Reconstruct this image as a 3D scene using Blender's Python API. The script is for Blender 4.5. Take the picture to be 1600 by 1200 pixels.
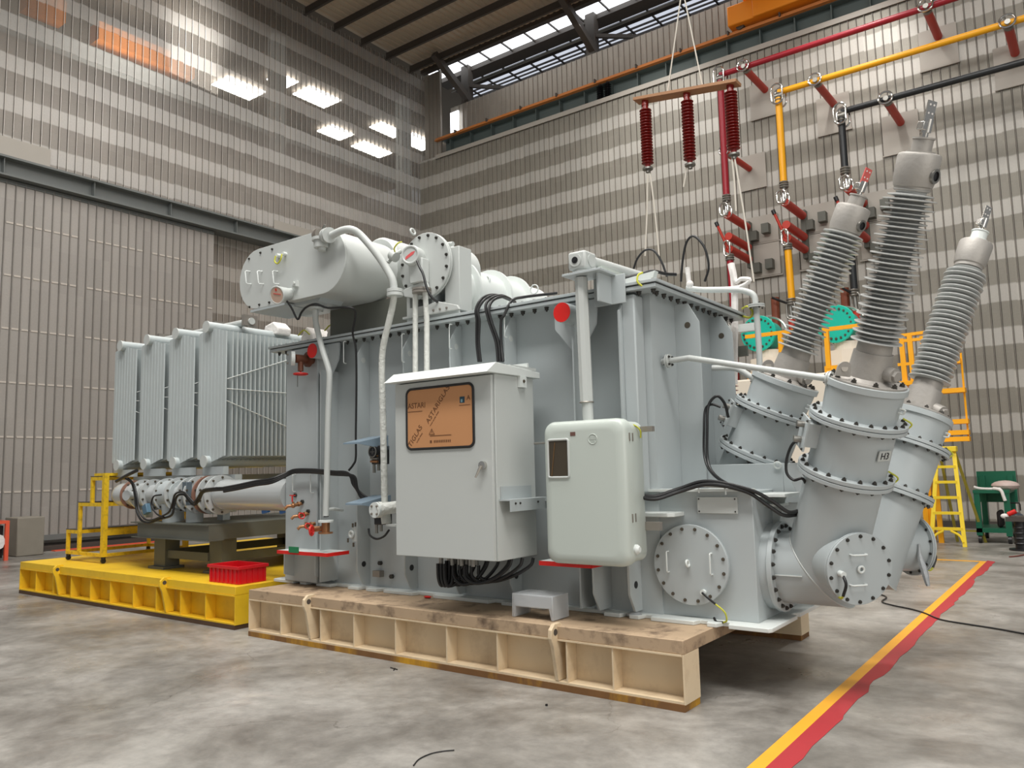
import bpy, math, random
from mathutils import Vector, Matrix
random.seed(7)
V = Vector
SC = bpy.context.scene
COL = SC.collection
for o in list(bpy.data.objects):
    bpy.data.objects.remove(o, do_unlink=True)

# ------------------------------------------------------------------ camera
YAW, PIT, ROL, FPX = -0.637178, 0.108015, -0.0233418, 1230.0
EYE = V((0, 0, 1.6))
_f = V((math.sin(YAW) * math.cos(PIT), math.cos(YAW) * math.cos(PIT), math.sin(PIT)))
_r = _f.cross(V((0, 0, 1))).normalized()
_u = _r.cross(_f)
CR = _r * math.cos(ROL) + _u * math.sin(ROL)
CU = -_r * math.sin(ROL) + _u * math.cos(ROL)
CF = _f
cam_d = bpy.data.cameras.new('camera')
cam = bpy.data.objects.new('camera', cam_d)
COL.objects.link(cam)
cam_d.sensor_width = 36.0
cam_d.lens = FPX / 1600.0 * 36.0
cam_d.clip_end = 200
mw = Matrix((CR, CU, -CF)).transposed().to_4x4()
mw.translation = EYE
cam.matrix_world = mw
SC.camera = cam


def ray(px, py):
    return CR * ((px - 800) / FPX) - CU * ((py - 600) / FPX) + CF


def AX(px, py, x):
    d = ray(px, py); return EYE + d * (x / d.x)


def AY(px, py, y):
    d = ray(px, py); return EYE + d * (y / d.y)


def AZ(px, py, z):
    d = ray(px, py); return EYE + d * ((z - 1.6) / d.z)


# ------------------------------------------------------------------ light
w = bpy.data.worlds.new('hall_air')
SC.world = w
w.use_nodes = True
w.node_tree.nodes['Background'].inputs[0].default_value = (0.96, 0.98, 1.0, 1)
w.node_tree.nodes['Background'].inputs[1].default_value = 0.21
SC.view_settings.view_transform = 'Standard'
SC.view_settings.look = 'None'
SC.view_settings.gamma = 1
SC.view_settings.use_curve_mapping = False
SC.view_settings.exposure = 0.32


def area(name, loc, size, sizey, power, col=(1, 1, 1), aim=None, spread=None):
    l = bpy.data.lights.new(name, 'AREA')
    l.shape = 'RECTANGLE'; l.size = size; l.size_y = sizey
    l.energy = power; l.color = col
    if spread: l.spread = spread
    o = bpy.data.objects.new(name, l)
    COL.objects.link(o)
    o.location = loc
    if aim is not None:
        o.rotation_euler = (V(aim) - V(loc)).to_track_quat('-Z', 'Y').to_euler()
    return o


# added area lamps hung below the roof, standing in for daylight
area('added_overhead_near', (1.0, -1.0, 15.5), 16, 3, 2100, (1, 0.98, 0.95))  # added lamp above and behind the camera
area('added_overhead_middle', (-7.0, 3.0, 15.8), 18, 2.0, 1200, (1, 0.98, 0.95))
area('added_overhead_far', (-8.0, 13.0, 15.8), 18, 1.6, 900, (1, 0.98, 0.95))
area('added_overhead_wall', (-9.0, 20.9, 16.2), 16, 0.8, 110, (1, 0.97, 0.94), aim=(-9.0, 19.5, 8))  # added lamp along the right wall, below the roof glazing
area('neighbour_crane_fill', (-21.2, 12, 11.5), 1.5, 7, 110, (1, .97, .92), aim=(-24.9, 12.3, 15.8), spread=1.1)  # added fill lamp, brightens the orange neighbour crane from below
area('right_side_area', (7.5, 1.0, 4.0), 7, 6, 260, (1, 0.96, 0.9), aim=(-4, 6, 1.5))  # added area lamp at the right, aimed at the tank


def spot(name, loc, aim, power, size=1.2, col=(1, 0.97, 0.93)):
    l = bpy.data.lights.new(name, 'SPOT')
    l.energy = power; l.spot_size = size; l.spot_blend = 0.9; l.shadow_soft_size = 0.25; l.color = col
    o = bpy.data.objects.new(name, l); COL.objects.link(o); o.location = loc
    o.rotation_euler = (V(aim) - V(loc)).to_track_quat('-Z', 'Y').to_euler()
    return o


spot('assumed_bay_lamp', (-4.0, 17.0, 15.2), (-4.3, 21.2, 11.0), 700, 0.9)  # assumed lamp, inferred from the bright patch on the right wall
spot('assumed_bay_lamp', (-10.0, 17.0, 15.2), (-10.0, 21.2, 11.5), 500, 1.1)  # assumed second lamp, lights the wall farther left
spot('assumed_bay_lamp', (-2.5, 5.0, 14.5), (-3.4, 5.6, 0.0), 900, 1.2)  # added lamp, lights the tank from above
spot('assumed_bay_lamp', (0.0, 14.0, 14.5), (0.0, 13.0, 0.0), 1500, 1.4)  # added lamp, lights the floor behind the tank at right


# ------------------------------------------------------------------ materials
def lin(c):
    return tuple(((x / 255) / 12.92 if x / 255 <= 0.04045 else ((x / 255 + 0.055) / 1.055) ** 2.4) for x in c)


def M(name, rgb, rough=0.5, metal=0.0, var=0.0, scale=3.0, bump=0.0, bscale=40.0, emit=0.0, alpha=1.0, spec=None,
      trans=0.0, dirt=None, dscale=2.0, damt=0.5, stretch=None):
    m = bpy.data.materials.new(name)
    m.use_nodes = True
    nt = m.node_tree; b = nt.nodes['Principled BSDF']
    c = lin(rgb) + (1,)
    b.inputs['Base Color'].default_value = c
    b.inputs['Roughness'].default_value = rough
    b.inputs['Metallic'].default_value = metal
    if spec is not None: b.inputs['Specular IOR Level'].default_value = spec
    if trans: b.inputs['Transmission Weight'].default_value = trans
    if alpha < 1: b.inputs['Alpha'].default_value = alpha
    if emit:
        b.inputs['Emission Color'].default_value = c
        b.inputs['Emission Strength'].default_value = emit
    L = nt.links.new
    tc = nt.nodes.new('ShaderNodeNewGeometry')
    src = tc.outputs['Position']
    if stretch:
        mp = nt.nodes.new('ShaderNodeMapping'); mp.inputs['Scale'].default_value = stretch
        L(src, mp.inputs['Vector']); src = mp.outputs[0]
    col = None
    if var:
        n = nt.nodes.new('ShaderNodeTexNoise'); n.inputs['Scale'].default_value = scale; n.inputs['Detail'].default_value = 5
        L(src, n.inputs['Vector'])
        mx = nt.nodes.new('ShaderNodeMix'); mx.data_type = 'RGBA'
        mx.inputs[6].default_value = tuple(max(0, x * (1 - var)) for x in c[:3]) + (1,)
        mx.inputs[7].default_value = tuple(min(1, x * (1 + var)) for x in c[:3]) + (1,)
        L(n.outputs[0], mx.inputs[0]); col = mx.outputs[2]
    if dirt:
        n2 = nt.nodes.new('ShaderNodeTexNoise'); n2.inputs['Scale'].default_value = dscale; n2.inputs['Detail'].default_value = 8
        n2.inputs['Roughness'].default_value = 0.65
        L(src, n2.inputs['Vector'])
        r = nt.nodes.new('ShaderNodeMapRange'); r.inputs[1].default_value = 0.5; r.inputs[2].default_value = 0.68
        r.inputs[4].default_value = damt
        L(n2.outputs[0], r.inputs[0])
        mx2 = nt.nodes.new('ShaderNodeMix'); mx2.data_type = 'RGBA'
        L(r.outputs[0], mx2.inputs[0])
        if col is not None: L(col, mx2.inputs[6])
        else: mx2.inputs[6].default_value = c
        mx2.inputs[7].default_value = lin(dirt) + (1,)
        col = mx2.outputs[2]
    if col is not None: L(col, b.inputs['Base Color'])
    if bump:
        n3 = nt.nodes.new('ShaderNodeTexNoise'); n3.inputs['Scale'].default_value = bscale; n3.inputs['Detail'].default_value = 4
        L(src, n3.inputs['Vector'])
        bp = nt.nodes.new('ShaderNodeBump'); bp.inputs['Strength'].default_value = bump; bp.inputs['Distance'].default_value = 0.02
        L(n3.outputs[0], bp.inputs['Height']); L(bp.outputs[0], b.inputs['Normal'])
    return m


def math_node(nt, op, a, b=None, c=None):
    n = nt.nodes.new('ShaderNodeMath'); n.operation = op
    for i, x in enumerate((a, b, c)):
        if x is None: continue
        if isinstance(x, (int, float)): n.inputs[i].default_value = x
        else: nt.links.new(x, n.inputs[i])
    return n.outputs[0]


def cladding(name, axis, see=0.0, z_off=0.2, light=(186, 182, 174), dark=(143, 138, 127), bands=True, rough=0.45):
    """ribbed sheet wall: pale and perforated darker bands one metre apart, each sheet a little different"""
    m = bpy.data.materials.new(name); m.use_nodes = True
    nt = m.node_tree; L = nt.links.new; b = nt.nodes['Principled BSDF']
    g = nt.nodes.new('ShaderNodeNewGeometry'); s = nt.nodes.new('ShaderNodeSeparateXYZ')
    L(g.outputs['Position'], s.inputs[0])
    z = s.outputs[2]; u = s.outputs[axis]
    nz = nt.nodes.new('ShaderNodeTexNoise'); nz.inputs['Scale'].default_value = 0.5
    L(g.outputs['Position'], nz.inputs['Vector'])
    cell = math_node(nt, 'FLOOR', math_node(nt, 'DIVIDE', u, 0.2025))
    wn = nt.nodes.new('ShaderNodeTexWhiteNoise'); wn.noise_dimensions = '2D'
    cb = nt.nodes.new('ShaderNodeCombineXYZ'); L(cell, cb.inputs[0])
    L(math_node(nt, 'FLOOR', z), cb.inputs[1]); L(cb.outputs[0], wn.inputs['Vector'])
    zz = math_node(nt, 'ADD', z, math_node(nt, 'MULTIPLY', wn.outputs[0], 0.03))
    fr = math_node(nt, 'FRACT', math_node(nt, 'SUBTRACT', zz, z_off))
    up = nt.nodes.new('ShaderNodeMapRange'); up.inputs[1].default_value = 0.0; up.inputs[2].default_value = 0.03
    L(fr, up.inputs[0])
    dn = nt.nodes.new('ShaderNodeMapRange'); dn.inputs[1].default_value = 0.40; dn.inputs[2].default_value = 0.44
    dn.inputs[3].default_value = 1; dn.inputs[4].default_value = 0
    L(fr, dn.inputs[0])
    band = math_node(nt, 'MULTIPLY', up.outputs[0], dn.outputs[0])
    if not bands: band = math_node(nt, 'MULTIPLY', band, 0.0)
    # fine dots of the perforation inside the dark bands stay as a faint grain
    gr = nt.nodes.new('ShaderNodeTexNoise'); gr.inputs['Scale'].default_value = 25
    L(g.outputs['Position'], gr.inputs['Vector'])
    mx = nt.nodes.new('ShaderNodeMix'); mx.data_type = 'RGBA'
    L(band, mx.inputs[0]); mx.inputs[6].default_value = lin(dark) + (1,); mx.inputs[7].default_value = lin(light) + (1,)
    br = math_node(nt, 'ADD', 0.78, math_node(nt, 'ADD', math_node(nt, 'MULTIPLY', wn.outputs[0], 0.10),
                   math_node(nt, 'ADD', math_node(nt, 'MULTIPLY', nz.outputs[0], 0.18), math_node(nt, 'MULTIPLY', gr.outputs[0], 0.16))))
    mul = nt.nodes.new('ShaderNodeVectorMath'); mul.operation = 'SCALE'
    L(mx.outputs[2], mul.inputs[0]); L(br, mul.inputs[3])
    L(mul.outputs[0], b.inputs['Base Color'])
    b.inputs['Roughness'].default_value = rough
    b.inputs['Metallic'].default_value = 0.15
    if see:
        t = nt.nodes.new('ShaderNodeBsdfTransparent'); ms = nt.nodes.new('ShaderNodeMixShader')
        hz = nt.nodes.new('ShaderNodeMapRange'); hz.inputs[1].default_value = 10.5; hz.inputs[2].default_value = 12.5
        hz.inputs[4].default_value = see
        L(z, hz.inputs[0])
        fac = math_node(nt, 'MULTIPLY', hz.outputs[0], math_node(nt, 'SUBTRACT', 1.0, math_node(nt, 'MULTIPLY', band, 0.35)))
        L(fac, ms.inputs[0]); L(b.outputs[0], ms.inputs[1]); L(t.outputs[0], ms.inputs[2])
        L(ms.outputs[0], nt.nodes['Material Output'].inputs['Surface'])
    return m


def concrete():
    m = bpy.data.materials.new('concrete_floor'); m.use_nodes = True
    nt = m.node_tree; L = nt.links.new; b = nt.nodes['Principled BSDF']
    g = nt.nodes.new('ShaderNodeNewGeometry'); P = g.outputs['Position']

    def noise(sc, det=6, rough=0.6, dist=0.0):
        n = nt.nodes.new('ShaderNodeTexNoise'); n.inputs['Scale'].default_value = sc; n.inputs['Detail'].default_value = det
        n.inputs['Roughness'].default_value = rough; n.inputs['Distortion'].default_value = dist
        L(P, n.inputs['Vector']); return n.outputs[0]

    def ramp(src, stops):
        r = nt.nodes.new('ShaderNodeValToRGB'); e = r.color_ramp.elements
        e[0].position, e[0].color = stops[0][0], lin(stops[0][1]) + (1,)
        e[1].position, e[1].color = stops[-1][0], lin(stops[-1][1]) + (1,)
        for p, c in stops[1:-1]:
            x = e.new(p); x.color = lin(c) + (1,)
        L(src, r.inputs[0]); return r.outputs[0]
    base = ramp(noise(0.9, 8, 0.62, 0.4), [(0.30, (112, 107, 100)), (0.46, (150, 146, 139)), (0.58, (178, 174, 167)), (0.72, (196, 193, 186))])
    fine = noise(7, 8, 0.7)
    mx = nt.nodes.new('ShaderNodeMix'); mx.data_type = 'RGBA'; mx.blend_type = 'OVERLAY'; mx.inputs[0].default_value = 0.55
    L(base, mx.inputs[6]); L(ramp(fine, [(0.3, (90, 90, 90)), (0.7, (165, 165, 165))]), mx.inputs[7])
    # fine cracks wandering through the slab
    vo = nt.nodes.new('ShaderNodeTexVoronoi'); vo.feature = 'DISTANCE_TO_EDGE'; vo.inputs['Scale'].default_value = 0.42
    va = nt.nodes.new('ShaderNodeVectorMath'); va.operation = 'ADD'
    nn = nt.nodes.new('ShaderNodeTexNoise'); nn.inputs['Scale'].default_value = 1.6; nn.inputs['Detail'].default_value = 6
    L(P, nn.inputs['Vector']); sc = nt.nodes.new('ShaderNodeVectorMath'); sc.operation = 'SCALE'; sc.inputs[3].default_value = 1.1
    L(nn.outputs[1], sc.inputs[0]); L(P, va.inputs[0]); L(sc.outputs[0], va.inputs[1]); L(va.outputs[0], vo.inputs['Vector'])
    cr = nt.nodes.new('ShaderNodeMapRange'); cr.inputs[1].default_value = 0.0; cr.inputs[2].default_value = 0.0035
    cr.inputs[3].default_value = 0.55; cr.inputs[4].default_value = 0
    L(vo.outputs[0], cr.inputs[0])
    gate = nt.nodes.new('ShaderNodeMapRange'); gate.inputs[1].default_value = 0.48; gate.inputs[2].default_value = 0.56
    L(noise(0.45, 3), gate.inputs[0])
    cf = math_node(nt, 'MULTIPLY', cr.outputs[0], gate.outputs[0])
    m2 = nt.nodes.new('ShaderNodeMix'); m2.data_type = 'RGBA'; L(cf, m2.inputs[0]); L(mx.outputs[2], m2.inputs[6])
    m2.inputs[7].default_value = lin((70, 62, 55)) + (1,)
    # dark specks and stains
    st = nt.nodes.new('ShaderNodeMapRange'); st.inputs[1].default_value = 0.60; st.inputs[2].default_value = 0.74; st.inputs[4].default_value = 0.45
    L(noise(1.7, 7, 0.7, 0.8), st.inputs[0])
    m3 = nt.nodes.new('ShaderNodeMix'); m3.data_type = 'RGBA'; L(st.outputs[0], m3.inputs[0]); L(m2.outputs[2], m3.inputs[6])
    m3.inputs[7].default_value = lin((104, 92, 82)) + (1,)
    L(m3.outputs[2], b.inputs['Base Color'])
    rr = nt.nodes.new('ShaderNodeMapRange'); rr.inputs[1].default_value = 0.3; rr.inputs[2].default_value = 0.7
    rr.inputs[3].default_value = 0.24; rr.inputs[4].default_value = 0.5
    L(noise(1.3, 5), rr.inputs[0]); L(rr.outputs[0], b.inputs['Roughness'])
    bp = nt.nodes.new('ShaderNodeBump'); bp.inputs['Strength'].default_value = 0.15; bp.inputs['Distance'].default_value = 0.01
    L(noise(14, 6), bp.inputs['Height']); L(bp.outputs[0], b.inputs['Normal'])
    return m


GREY = M('grey_enamel_paint', (176, 183, 184), 0.38, var=0.035, scale=1.5)
GREY2 = M('pale_grey_cabinet_paint', (192, 196, 193), 0.4, var=0.02, scale=2)
GREYG = M('greenish_grey_box_paint', (190, 198, 191), 0.3, var=0.02, scale=2)
WHITEP = M('white_grey_paint', (214, 219, 216), 0.4, var=0.02)
RADG = M('radiator_grey', (182, 190, 190), 0.42, var=0.03)
DKGREY = M('dark_stand_paint', (98, 100, 92), 0.5, var=0.05)
STEEL = M('galvanised_steel', (150, 148, 142), 0.35, 0.85, var=0.1, scale=10)
BOLTM = M('zinc_bolt_metal', (112, 104, 92), 0.4, 0.7)
BOLTD = M('dark_bolt_metal', (72, 70, 66), 0.45, 0.6)
ALU = M('cast_aluminium_head', (168, 164, 158), 0.5, 0.35, var=0.06, scale=8, bump=0.1)
PORC = M('porcelain_grey_glaze', (182, 184, 182), 0.22, var=0.04)
BLACK = M('black_cable_rubber', (24, 24, 25), 0.45)
BLACKM = M('black_plastic', (30, 30, 32), 0.4)
RED = M('red_signal_paint', (214, 28, 20), 0.5)
REDV = M('red_valve_wheel', (206, 40, 36), 0.4)
BRASS = M('bronze_valve', (158, 112, 76), 0.4, 0.6, var=0.1, scale=20)
YEL = M('yellow_platform_paint', (240, 196, 40), 0.5, var=0.06, scale=1.5, dirt=(196, 150, 40), dscale=3, damt=0.35)
YELS = M('yellow_steps_paint', (226, 188, 34), 0.5, var=0.05, dirt=(120, 96, 40), dscale=14, damt=0.5)
YELL = M('yellow_fibreglass', (246, 214, 52), 0.45)
YELR = M('yellow_rail_paint', (255, 178, 20), 0.5)
ORANGE = M('orange_crane_paint', (246, 148, 24), 0.5)
ORAIL = M('orange_rail_paint', (204, 128, 64), 0.5)
BEIGE = M('beige_platform_paint', (220, 200, 168), 0.55, var=0.06, scale=1.2, dirt=(150, 120, 88), dscale=2.4, damt=0.4)
BEIGET = M('worn_beige_deck', (178, 154, 126), 0.7, var=0.18, scale=3, dirt=(84, 66, 52), dscale=5.5, damt=0.85)
TIMBER = M('timber_skid', (120, 84, 48), 0.75, var=0.2, scale=9, dirt=(214, 160, 30), dscale=1.4, damt=1.0, stretch=(1, 1, 0.3))
TIMBERD = M('dark_timber_skid', (84, 62, 42), 0.8, var=0.2, scale=9)
BEAMG = M('header_beam_grey', (112, 116, 114), 0.5, var=0.05)
DARKST = M('dark_roof_steel', (74, 68, 62), 0.6)
ROOFM = M('roof_sheet', (196, 180, 158), 0.5, var=0.1, scale=0.4)
GIRD = M('crane_girder_green_grey', (92, 104, 102), 0.5, var=0.08, scale=0.8)
SKYP = M('daylight_glazing', (236, 240, 245), 0.5, emit=2.4)
SKYG = M('dim_daylight_glazing', (206, 212, 224), 0.5, emit=0.75)
SKYN = M('neighbour_daylight_glazing', (255, 252, 246), 0.5, emit=9.0)
INSR = M('red_brown_porcelain', (128, 30, 26), 0.3)
INSO = M('red_post_insulator', (190, 52, 34), 0.45)
BUSR = M('crimson_busbar', (158, 26, 42), 0.35)
BUSY = M('yellow_busbar', (255, 180, 20), 0.35)
BUSK = M('black_busbar', (36, 38, 40), 0.35)
CHROME = M('polished_metal', (205, 203, 198), 0.18, 0.95)
WOODB = M('varnished_timber_beam', (168, 122, 84), 0.5, var=0.12, scale=6)
ROPE = M('white_rope', (214, 208, 196), 0.8)
TURQ = M('turquoise_enamel', (24, 190, 166), 0.4)
CREAM = M('cream_paint', (226, 216, 200), 0.5, var=0.03)
GREENC = M('green_trolley_paint', (16, 96, 70), 0.45)
REDCR = M('red_crate_plastic', (206, 24, 34), 0.35)
PAPER = M('kraft_protective_paper', (200, 144, 98), 0.7)
PRINT = M('dark_print_on_paper', (110, 72, 44), 0.7)
BLUEP = M('blue_grey_plastic', (128, 146, 160), 0.35)
GLASSD = M('dark_window', (70, 62, 50), 0.12)
WRAP = M('clear_plastic_wrap', (235, 238, 240), 0.12, alpha=0.32)
WRAPS = M('wrapped_steel', (170, 174, 176), 0.3, 0.2, bump=0.5, bscale=14)
YGW = M('yellow_green_earth_wire', (190, 190, 60), 0.5)
BLOCK = M('grey_weight_block', (140, 134, 122), 0.7, var=0.1, scale=5)
REDO = M('orange_red_frame_paint', (228, 92, 62), 0.5)
PATCH = M('flat_panel_grey', (176, 170, 160), 0.5, var=0.03)
TAPEW = M('bandage_wrapped_pipe', (204, 206, 200), 0.6, bump=0.6, bscale=30)
BRK = M('plain_steel_bracket', (150, 144, 136), 0.4, 0.5, var=0.1, scale=15)
LINEY = M('yellow_floor_paint', (234, 168, 46), 0.5, var=0.06, scale=8)
LINER = M('red_floor_paint', (172, 48, 54), 0.55, var=0.1, scale=8)
BLUES = M('blue_strap', (70, 130, 210), 0.6)
CLOTH = M('white_cloth', (232, 228, 224), 0.9, bump=0.5, bscale=20)
PINKC = M('dusty_pink_plastic_bag', (200, 178, 170), 0.4, bump=0.6, bscale=20)
BAG = M('black_bag', (34, 28, 28), 0.7, bump=0.3, bscale=30)

# ------------------------------------------------------------------ mesh kit
WL = {}
_bk = 0


def wl(o): return WL.get(o.name, V((0, 0, 0))) if o else V((0, 0, 0))


def frame(d):
    d = V(d).normalized()
    a = V((0, 0, 1)) if abs(d.z) < 0.9 else V((1, 0, 0))
    s = d.cross(a).normalized()
    return s, s.cross(d).normalized(), d


class MB:
    def __init__(s): s.v = []; s.f = []

    def add(s, vs, fs):
        n = len(s.v); s.v += [V(v) for v in vs]; s.f += [tuple(i + n for i in f) for f in fs]; return s

    def box(s, x0, x1, y0, y1, z0, z1):
        global _bk
        _bk += 1; e = 0.00012 * (1 + _bk % 9)      # no two boxes share an exact plane
        x0, x1 = min(x0, x1) + e, max(x0, x1) - e; y0, y1 = min(y0, y1) + e, max(y0, y1) - e; z0, z1 = min(z0, z1) + e * .5, max(z0, z1) - e * .5
        vs = [(x, y, z) for x in (x0, x1) for y in (y0, y1) for z in (z0, z1)]
        return s.add(vs, [(0, 1, 3, 2), (4, 6, 7, 5), (0, 4, 5, 1), (2, 3, 7, 6), (0, 2, 6, 4), (1, 5, 7, 3)])

    def obox(s, c, ax, h):
        c = V(c); A = [V(a).normalized() for a in ax]
        vs = [c + A[0] * (i * h[0]) + A[1] * (j * h[1]) + A[2] * (k * h[2]) for i in (-1, 1) for j in (-1, 1) for k in (-1, 1)]
        return s.add(vs, [(0, 1, 3, 2), (4, 6, 7, 5), (0, 4, 5, 1), (2, 3, 7, 6), (0, 2, 6, 4), (1, 5, 7, 3)])

    def bar(s, a, b, w, t, up=(0, 0, 1)):
        a = V(a); b = V(b); d = (b - a).normalized(); u = V(up)
        if abs(d.dot(u)) > 0.98: u = V((0, 1, 0))
        x = d.cross(u).normalized(); y = x.cross(d).normalized()
        return s.obox((a + b) / 2, (d, x, y), ((b - a).length / 2, w / 2, t / 2))

    def lathe(s, a, d, prof, n=32, cap=True):
        a = V(a); e1, e2, d = frame(d)
        vs = []; fs = []
        for t, r in prof:
            for i in range(n):
                an = 2 * math.pi * i / n
                vs.append(a + d * t + (e1 * math.cos(an) + e2 * math.sin(an)) * r)
        for k in range(len(prof) - 1):
            for i in range(n):
                j = (i + 1) % n
                fs.append((k * n + i, k * n + j, (k + 1) * n + j, (k + 1) * n + i))
        if cap:
            fs.append(tuple(reversed(range(n)))); fs.append(tuple(range((len(prof) - 1) * n, len(prof) * n)))
        return s.add(vs, fs)

    def cyl(s, a, b, r, n=24, r2=None):
        a = V(a); b = V(b)
        return s.lathe(a, b - a, [(0, r), ((b - a).length, r if r2 is None else r2)], n)

    def tube(s, pts, r, n=10, closed=False):
        P = [V(p) for p in pts]; m = len(P); vs = []; fs = []
        rr = r if isinstance(r, (list, tuple)) else [r] * m
        e = None
        for i, p in enumerate(P):
            if closed: t = (P[(i + 1) % m] - P[i - 1]).normalized()
            else: t = (P[min(i + 1, m - 1)] - P[max(i - 1, 0)]).normalized()
            if e is None: e = frame(t)[0]
            else:
                e = (e - t * e.dot(t))
                e = e.normalized() if e.length > 1e-6 else frame(t)[0]
            g = t.cross(e)
            for k in range(n):
                a = 2 * math.pi * k / n
                vs.append(p + (e * math.cos(a) + g * math.sin(a)) * rr[i])
        for i in range(m if closed else m - 1):
            for k in range(n):
                q = (k + 1) % n; j = (i + 1) % m
                fs.append((i * n + k, i * n + q, j * n + q, j * n + k))
        if not closed:
            fs.append(tuple(reversed(range(n)))); fs.append(tuple(range((m - 1) * n, m * n)))
        return s.add(vs, fs)

    def torus(s, c, axis, R, r, n=32, k=8):
        e1, e2, d = frame(axis); c = V(c)
        return s.tube([c + (e1 * math.cos(2 * math.pi * i / n) + e2 * math.sin(2 * math.pi * i / n)) * R for i in range(n)], r, k, True)

    def prism(s, pts, vec):
        P = [V(p) for p in pts]; m = len(P); vec = V(vec)
        return s.add(P + [p + vec for p in P],
                     [tuple(range(m)), tuple(reversed(range(m, 2 * m)))] + [(i, i + m, (i + 1) % m + m, (i + 1) % m) for i in range(m)])

    def sph(s, c, r, n=16, sq=(1, 1, 1)):
        c = V(c); vs = [c + V((0, 0, r * sq[2]))]; fs = []; h = n // 2
        for i in range(1, h):
            p = math.pi * i / h
            for k in range(n):
                a = 2 * math.pi * k / n
                vs.append(c + V((r * sq[0] * math.sin(p) * math.cos(a), r * sq[1] * math.sin(p) * math.sin(a), r * sq[2] * math.cos(p))))
        vs.append(c - V((0, 0, r * sq[2]))); L = len(vs) - 1
        for k in range(n):
            q = (k + 1) % n
            fs.append((0, 1 + k, 1 + q)); fs.append((L, L - n + q, L - n + k))
            for i in range(h - 2):
                fs.append((1 + i * n + k, 1 + (i + 1) * n + k, 1 + (i + 1) * n + q, 1 + i * n + q))
        return s.add(vs, fs)

    def build(s, name, mat, parent=None, smooth=True, bevel=0.0, label=None, ang=35):
        lo = V([min(v[i] for v in s.v) for i in range(3)]); hi = V([max(v[i] for v in s.v) for i in range(3)])
        org = V(((lo.x + hi.x) / 2, (lo.y + hi.y) / 2, lo.z if parent is None else (lo.z + hi.z) / 2))
        me = bpy.data.meshes.new(name)
        me.from_pydata([tuple(v - org) for v in s.v], [], s.f)
        me.materials.append(mat)
        bm = __import__('bmesh').new(); bm.from_mesh(me)
        __import__('bmesh').ops.recalc_face_normals(bm, faces=bm.faces); bm.to_mesh(me); bm.free()
        if smooth:
            me.polygons.foreach_set('use_smooth', [True] * len(me.polygons))
            me.set_sharp_from_angle(angle=math.radians(ang))
        o = bpy.data.objects.new(name, me); COL.objects.link(o)
        if parent: o.parent = parent
        o.location = org - wl(parent); WL[o.name] = org
        if bevel:
            b = o.modifiers.new('edge', 'BEVEL'); b.width = bevel; b.segments = 2; b.limit_method = 'ANGLE'
        if label: o['label'] = label
        return o


def spline(P, n=8):
    P = [V(p) for p in P]; out = []
    Q = [P[0] * 2 - P[1]] + P + [P[-1] * 2 - P[-2]]
    for i in range(1, len(Q) - 2):
        a, b, c, d = Q[i - 1:i + 3]
        for k in range(n):
            t = k / n
            out.append(0.5 * ((2 * b) + (c - a) * t + (2 * a - 5 * b + 4 * c - d) * t * t + (-a + 3 * b - 3 * c + d) * t ** 3))
    out.append(P[-1]); return out


def thing(name, label, cat, loc, group=None):
    o = bpy.data.objects.new(name, None); COL.objects.link(o)
    o.location = loc; WL[o.name] = V(loc); o.empty_display_size = 0.1
    o['label'] = label; o['category'] = cat
    if group: o['group'] = group
    return o


def tag(o, label, cat, group=None):
    o['label'] = label; o['category'] = cat
    if group: o['group'] = group
    return o


def struct(name, mb, mat, **k):
    o = mb.build(name, mat, None, **k); o['kind'] = 'structure'; return o


_bolt = {}


def bolt_at(parent, p, d, r=0.014, h=0.02, mat=None, name='bolt'):
    mat = mat or BOLTM; key = (round(r, 4), round(h, 4), mat.name)
    if key not in _bolt:
        m = MB(); m.lathe((0, 0, 0), (0, 0, 1), [(0, r * 1.25), (h * .15, r * 1.25), (h * .15, r), (h * 0.75, r), (h * .75, r * .5), (h * 1.1, r * .45)], 6)
        o = m.build(name, mat, None, smooth=False)
        me = o.data; me.transform(Matrix.Translation(WL[o.name])); bpy.data.objects.remove(o); _bolt[key] = me
    o = bpy.data.objects.new(name, _bolt[key]); COL.objects.link(o); o.parent = parent
    o.location = V(p) - wl(parent); WL[o.name] = V(p)
    o.rotation_euler = V(d).to_track_quat('Z', 'Y').to_euler()
    return o


def bolt_ring(parent, c, axis, R, n, r=0.014, h=0.02, mat=None, ph=0.5, both=0.0):
    e1, e2, d = frame(axis); mb = MB()
    for i in range(n):
        a = 2 * math.pi * (i + ph) / n
        q = V(c) + (e1 * math.cos(a) + e2 * math.sin(a)) * R
        bolt_at(parent, q, d, r, h, mat)
        if both:
            q = q - d * both
            mb.lathe(q, -d, [(0, r), (h * .6, r), (h * .6, r * .45), (h * .95, r * .45)], 6)
    if both: mb.build('nuts_beneath', mat or BOLTM, parent, smooth=False)['kind'] = 'stuff'


def handle(mb, a, b, out, r=0.006):
    a = V(a); b = V(b); o = V(out)
    mb.tube([a, a + o * .8, a + o + (b - a) * 0.06, b + o - (b - a) * 0.06, b + o * .8, b], r, 6)


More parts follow.
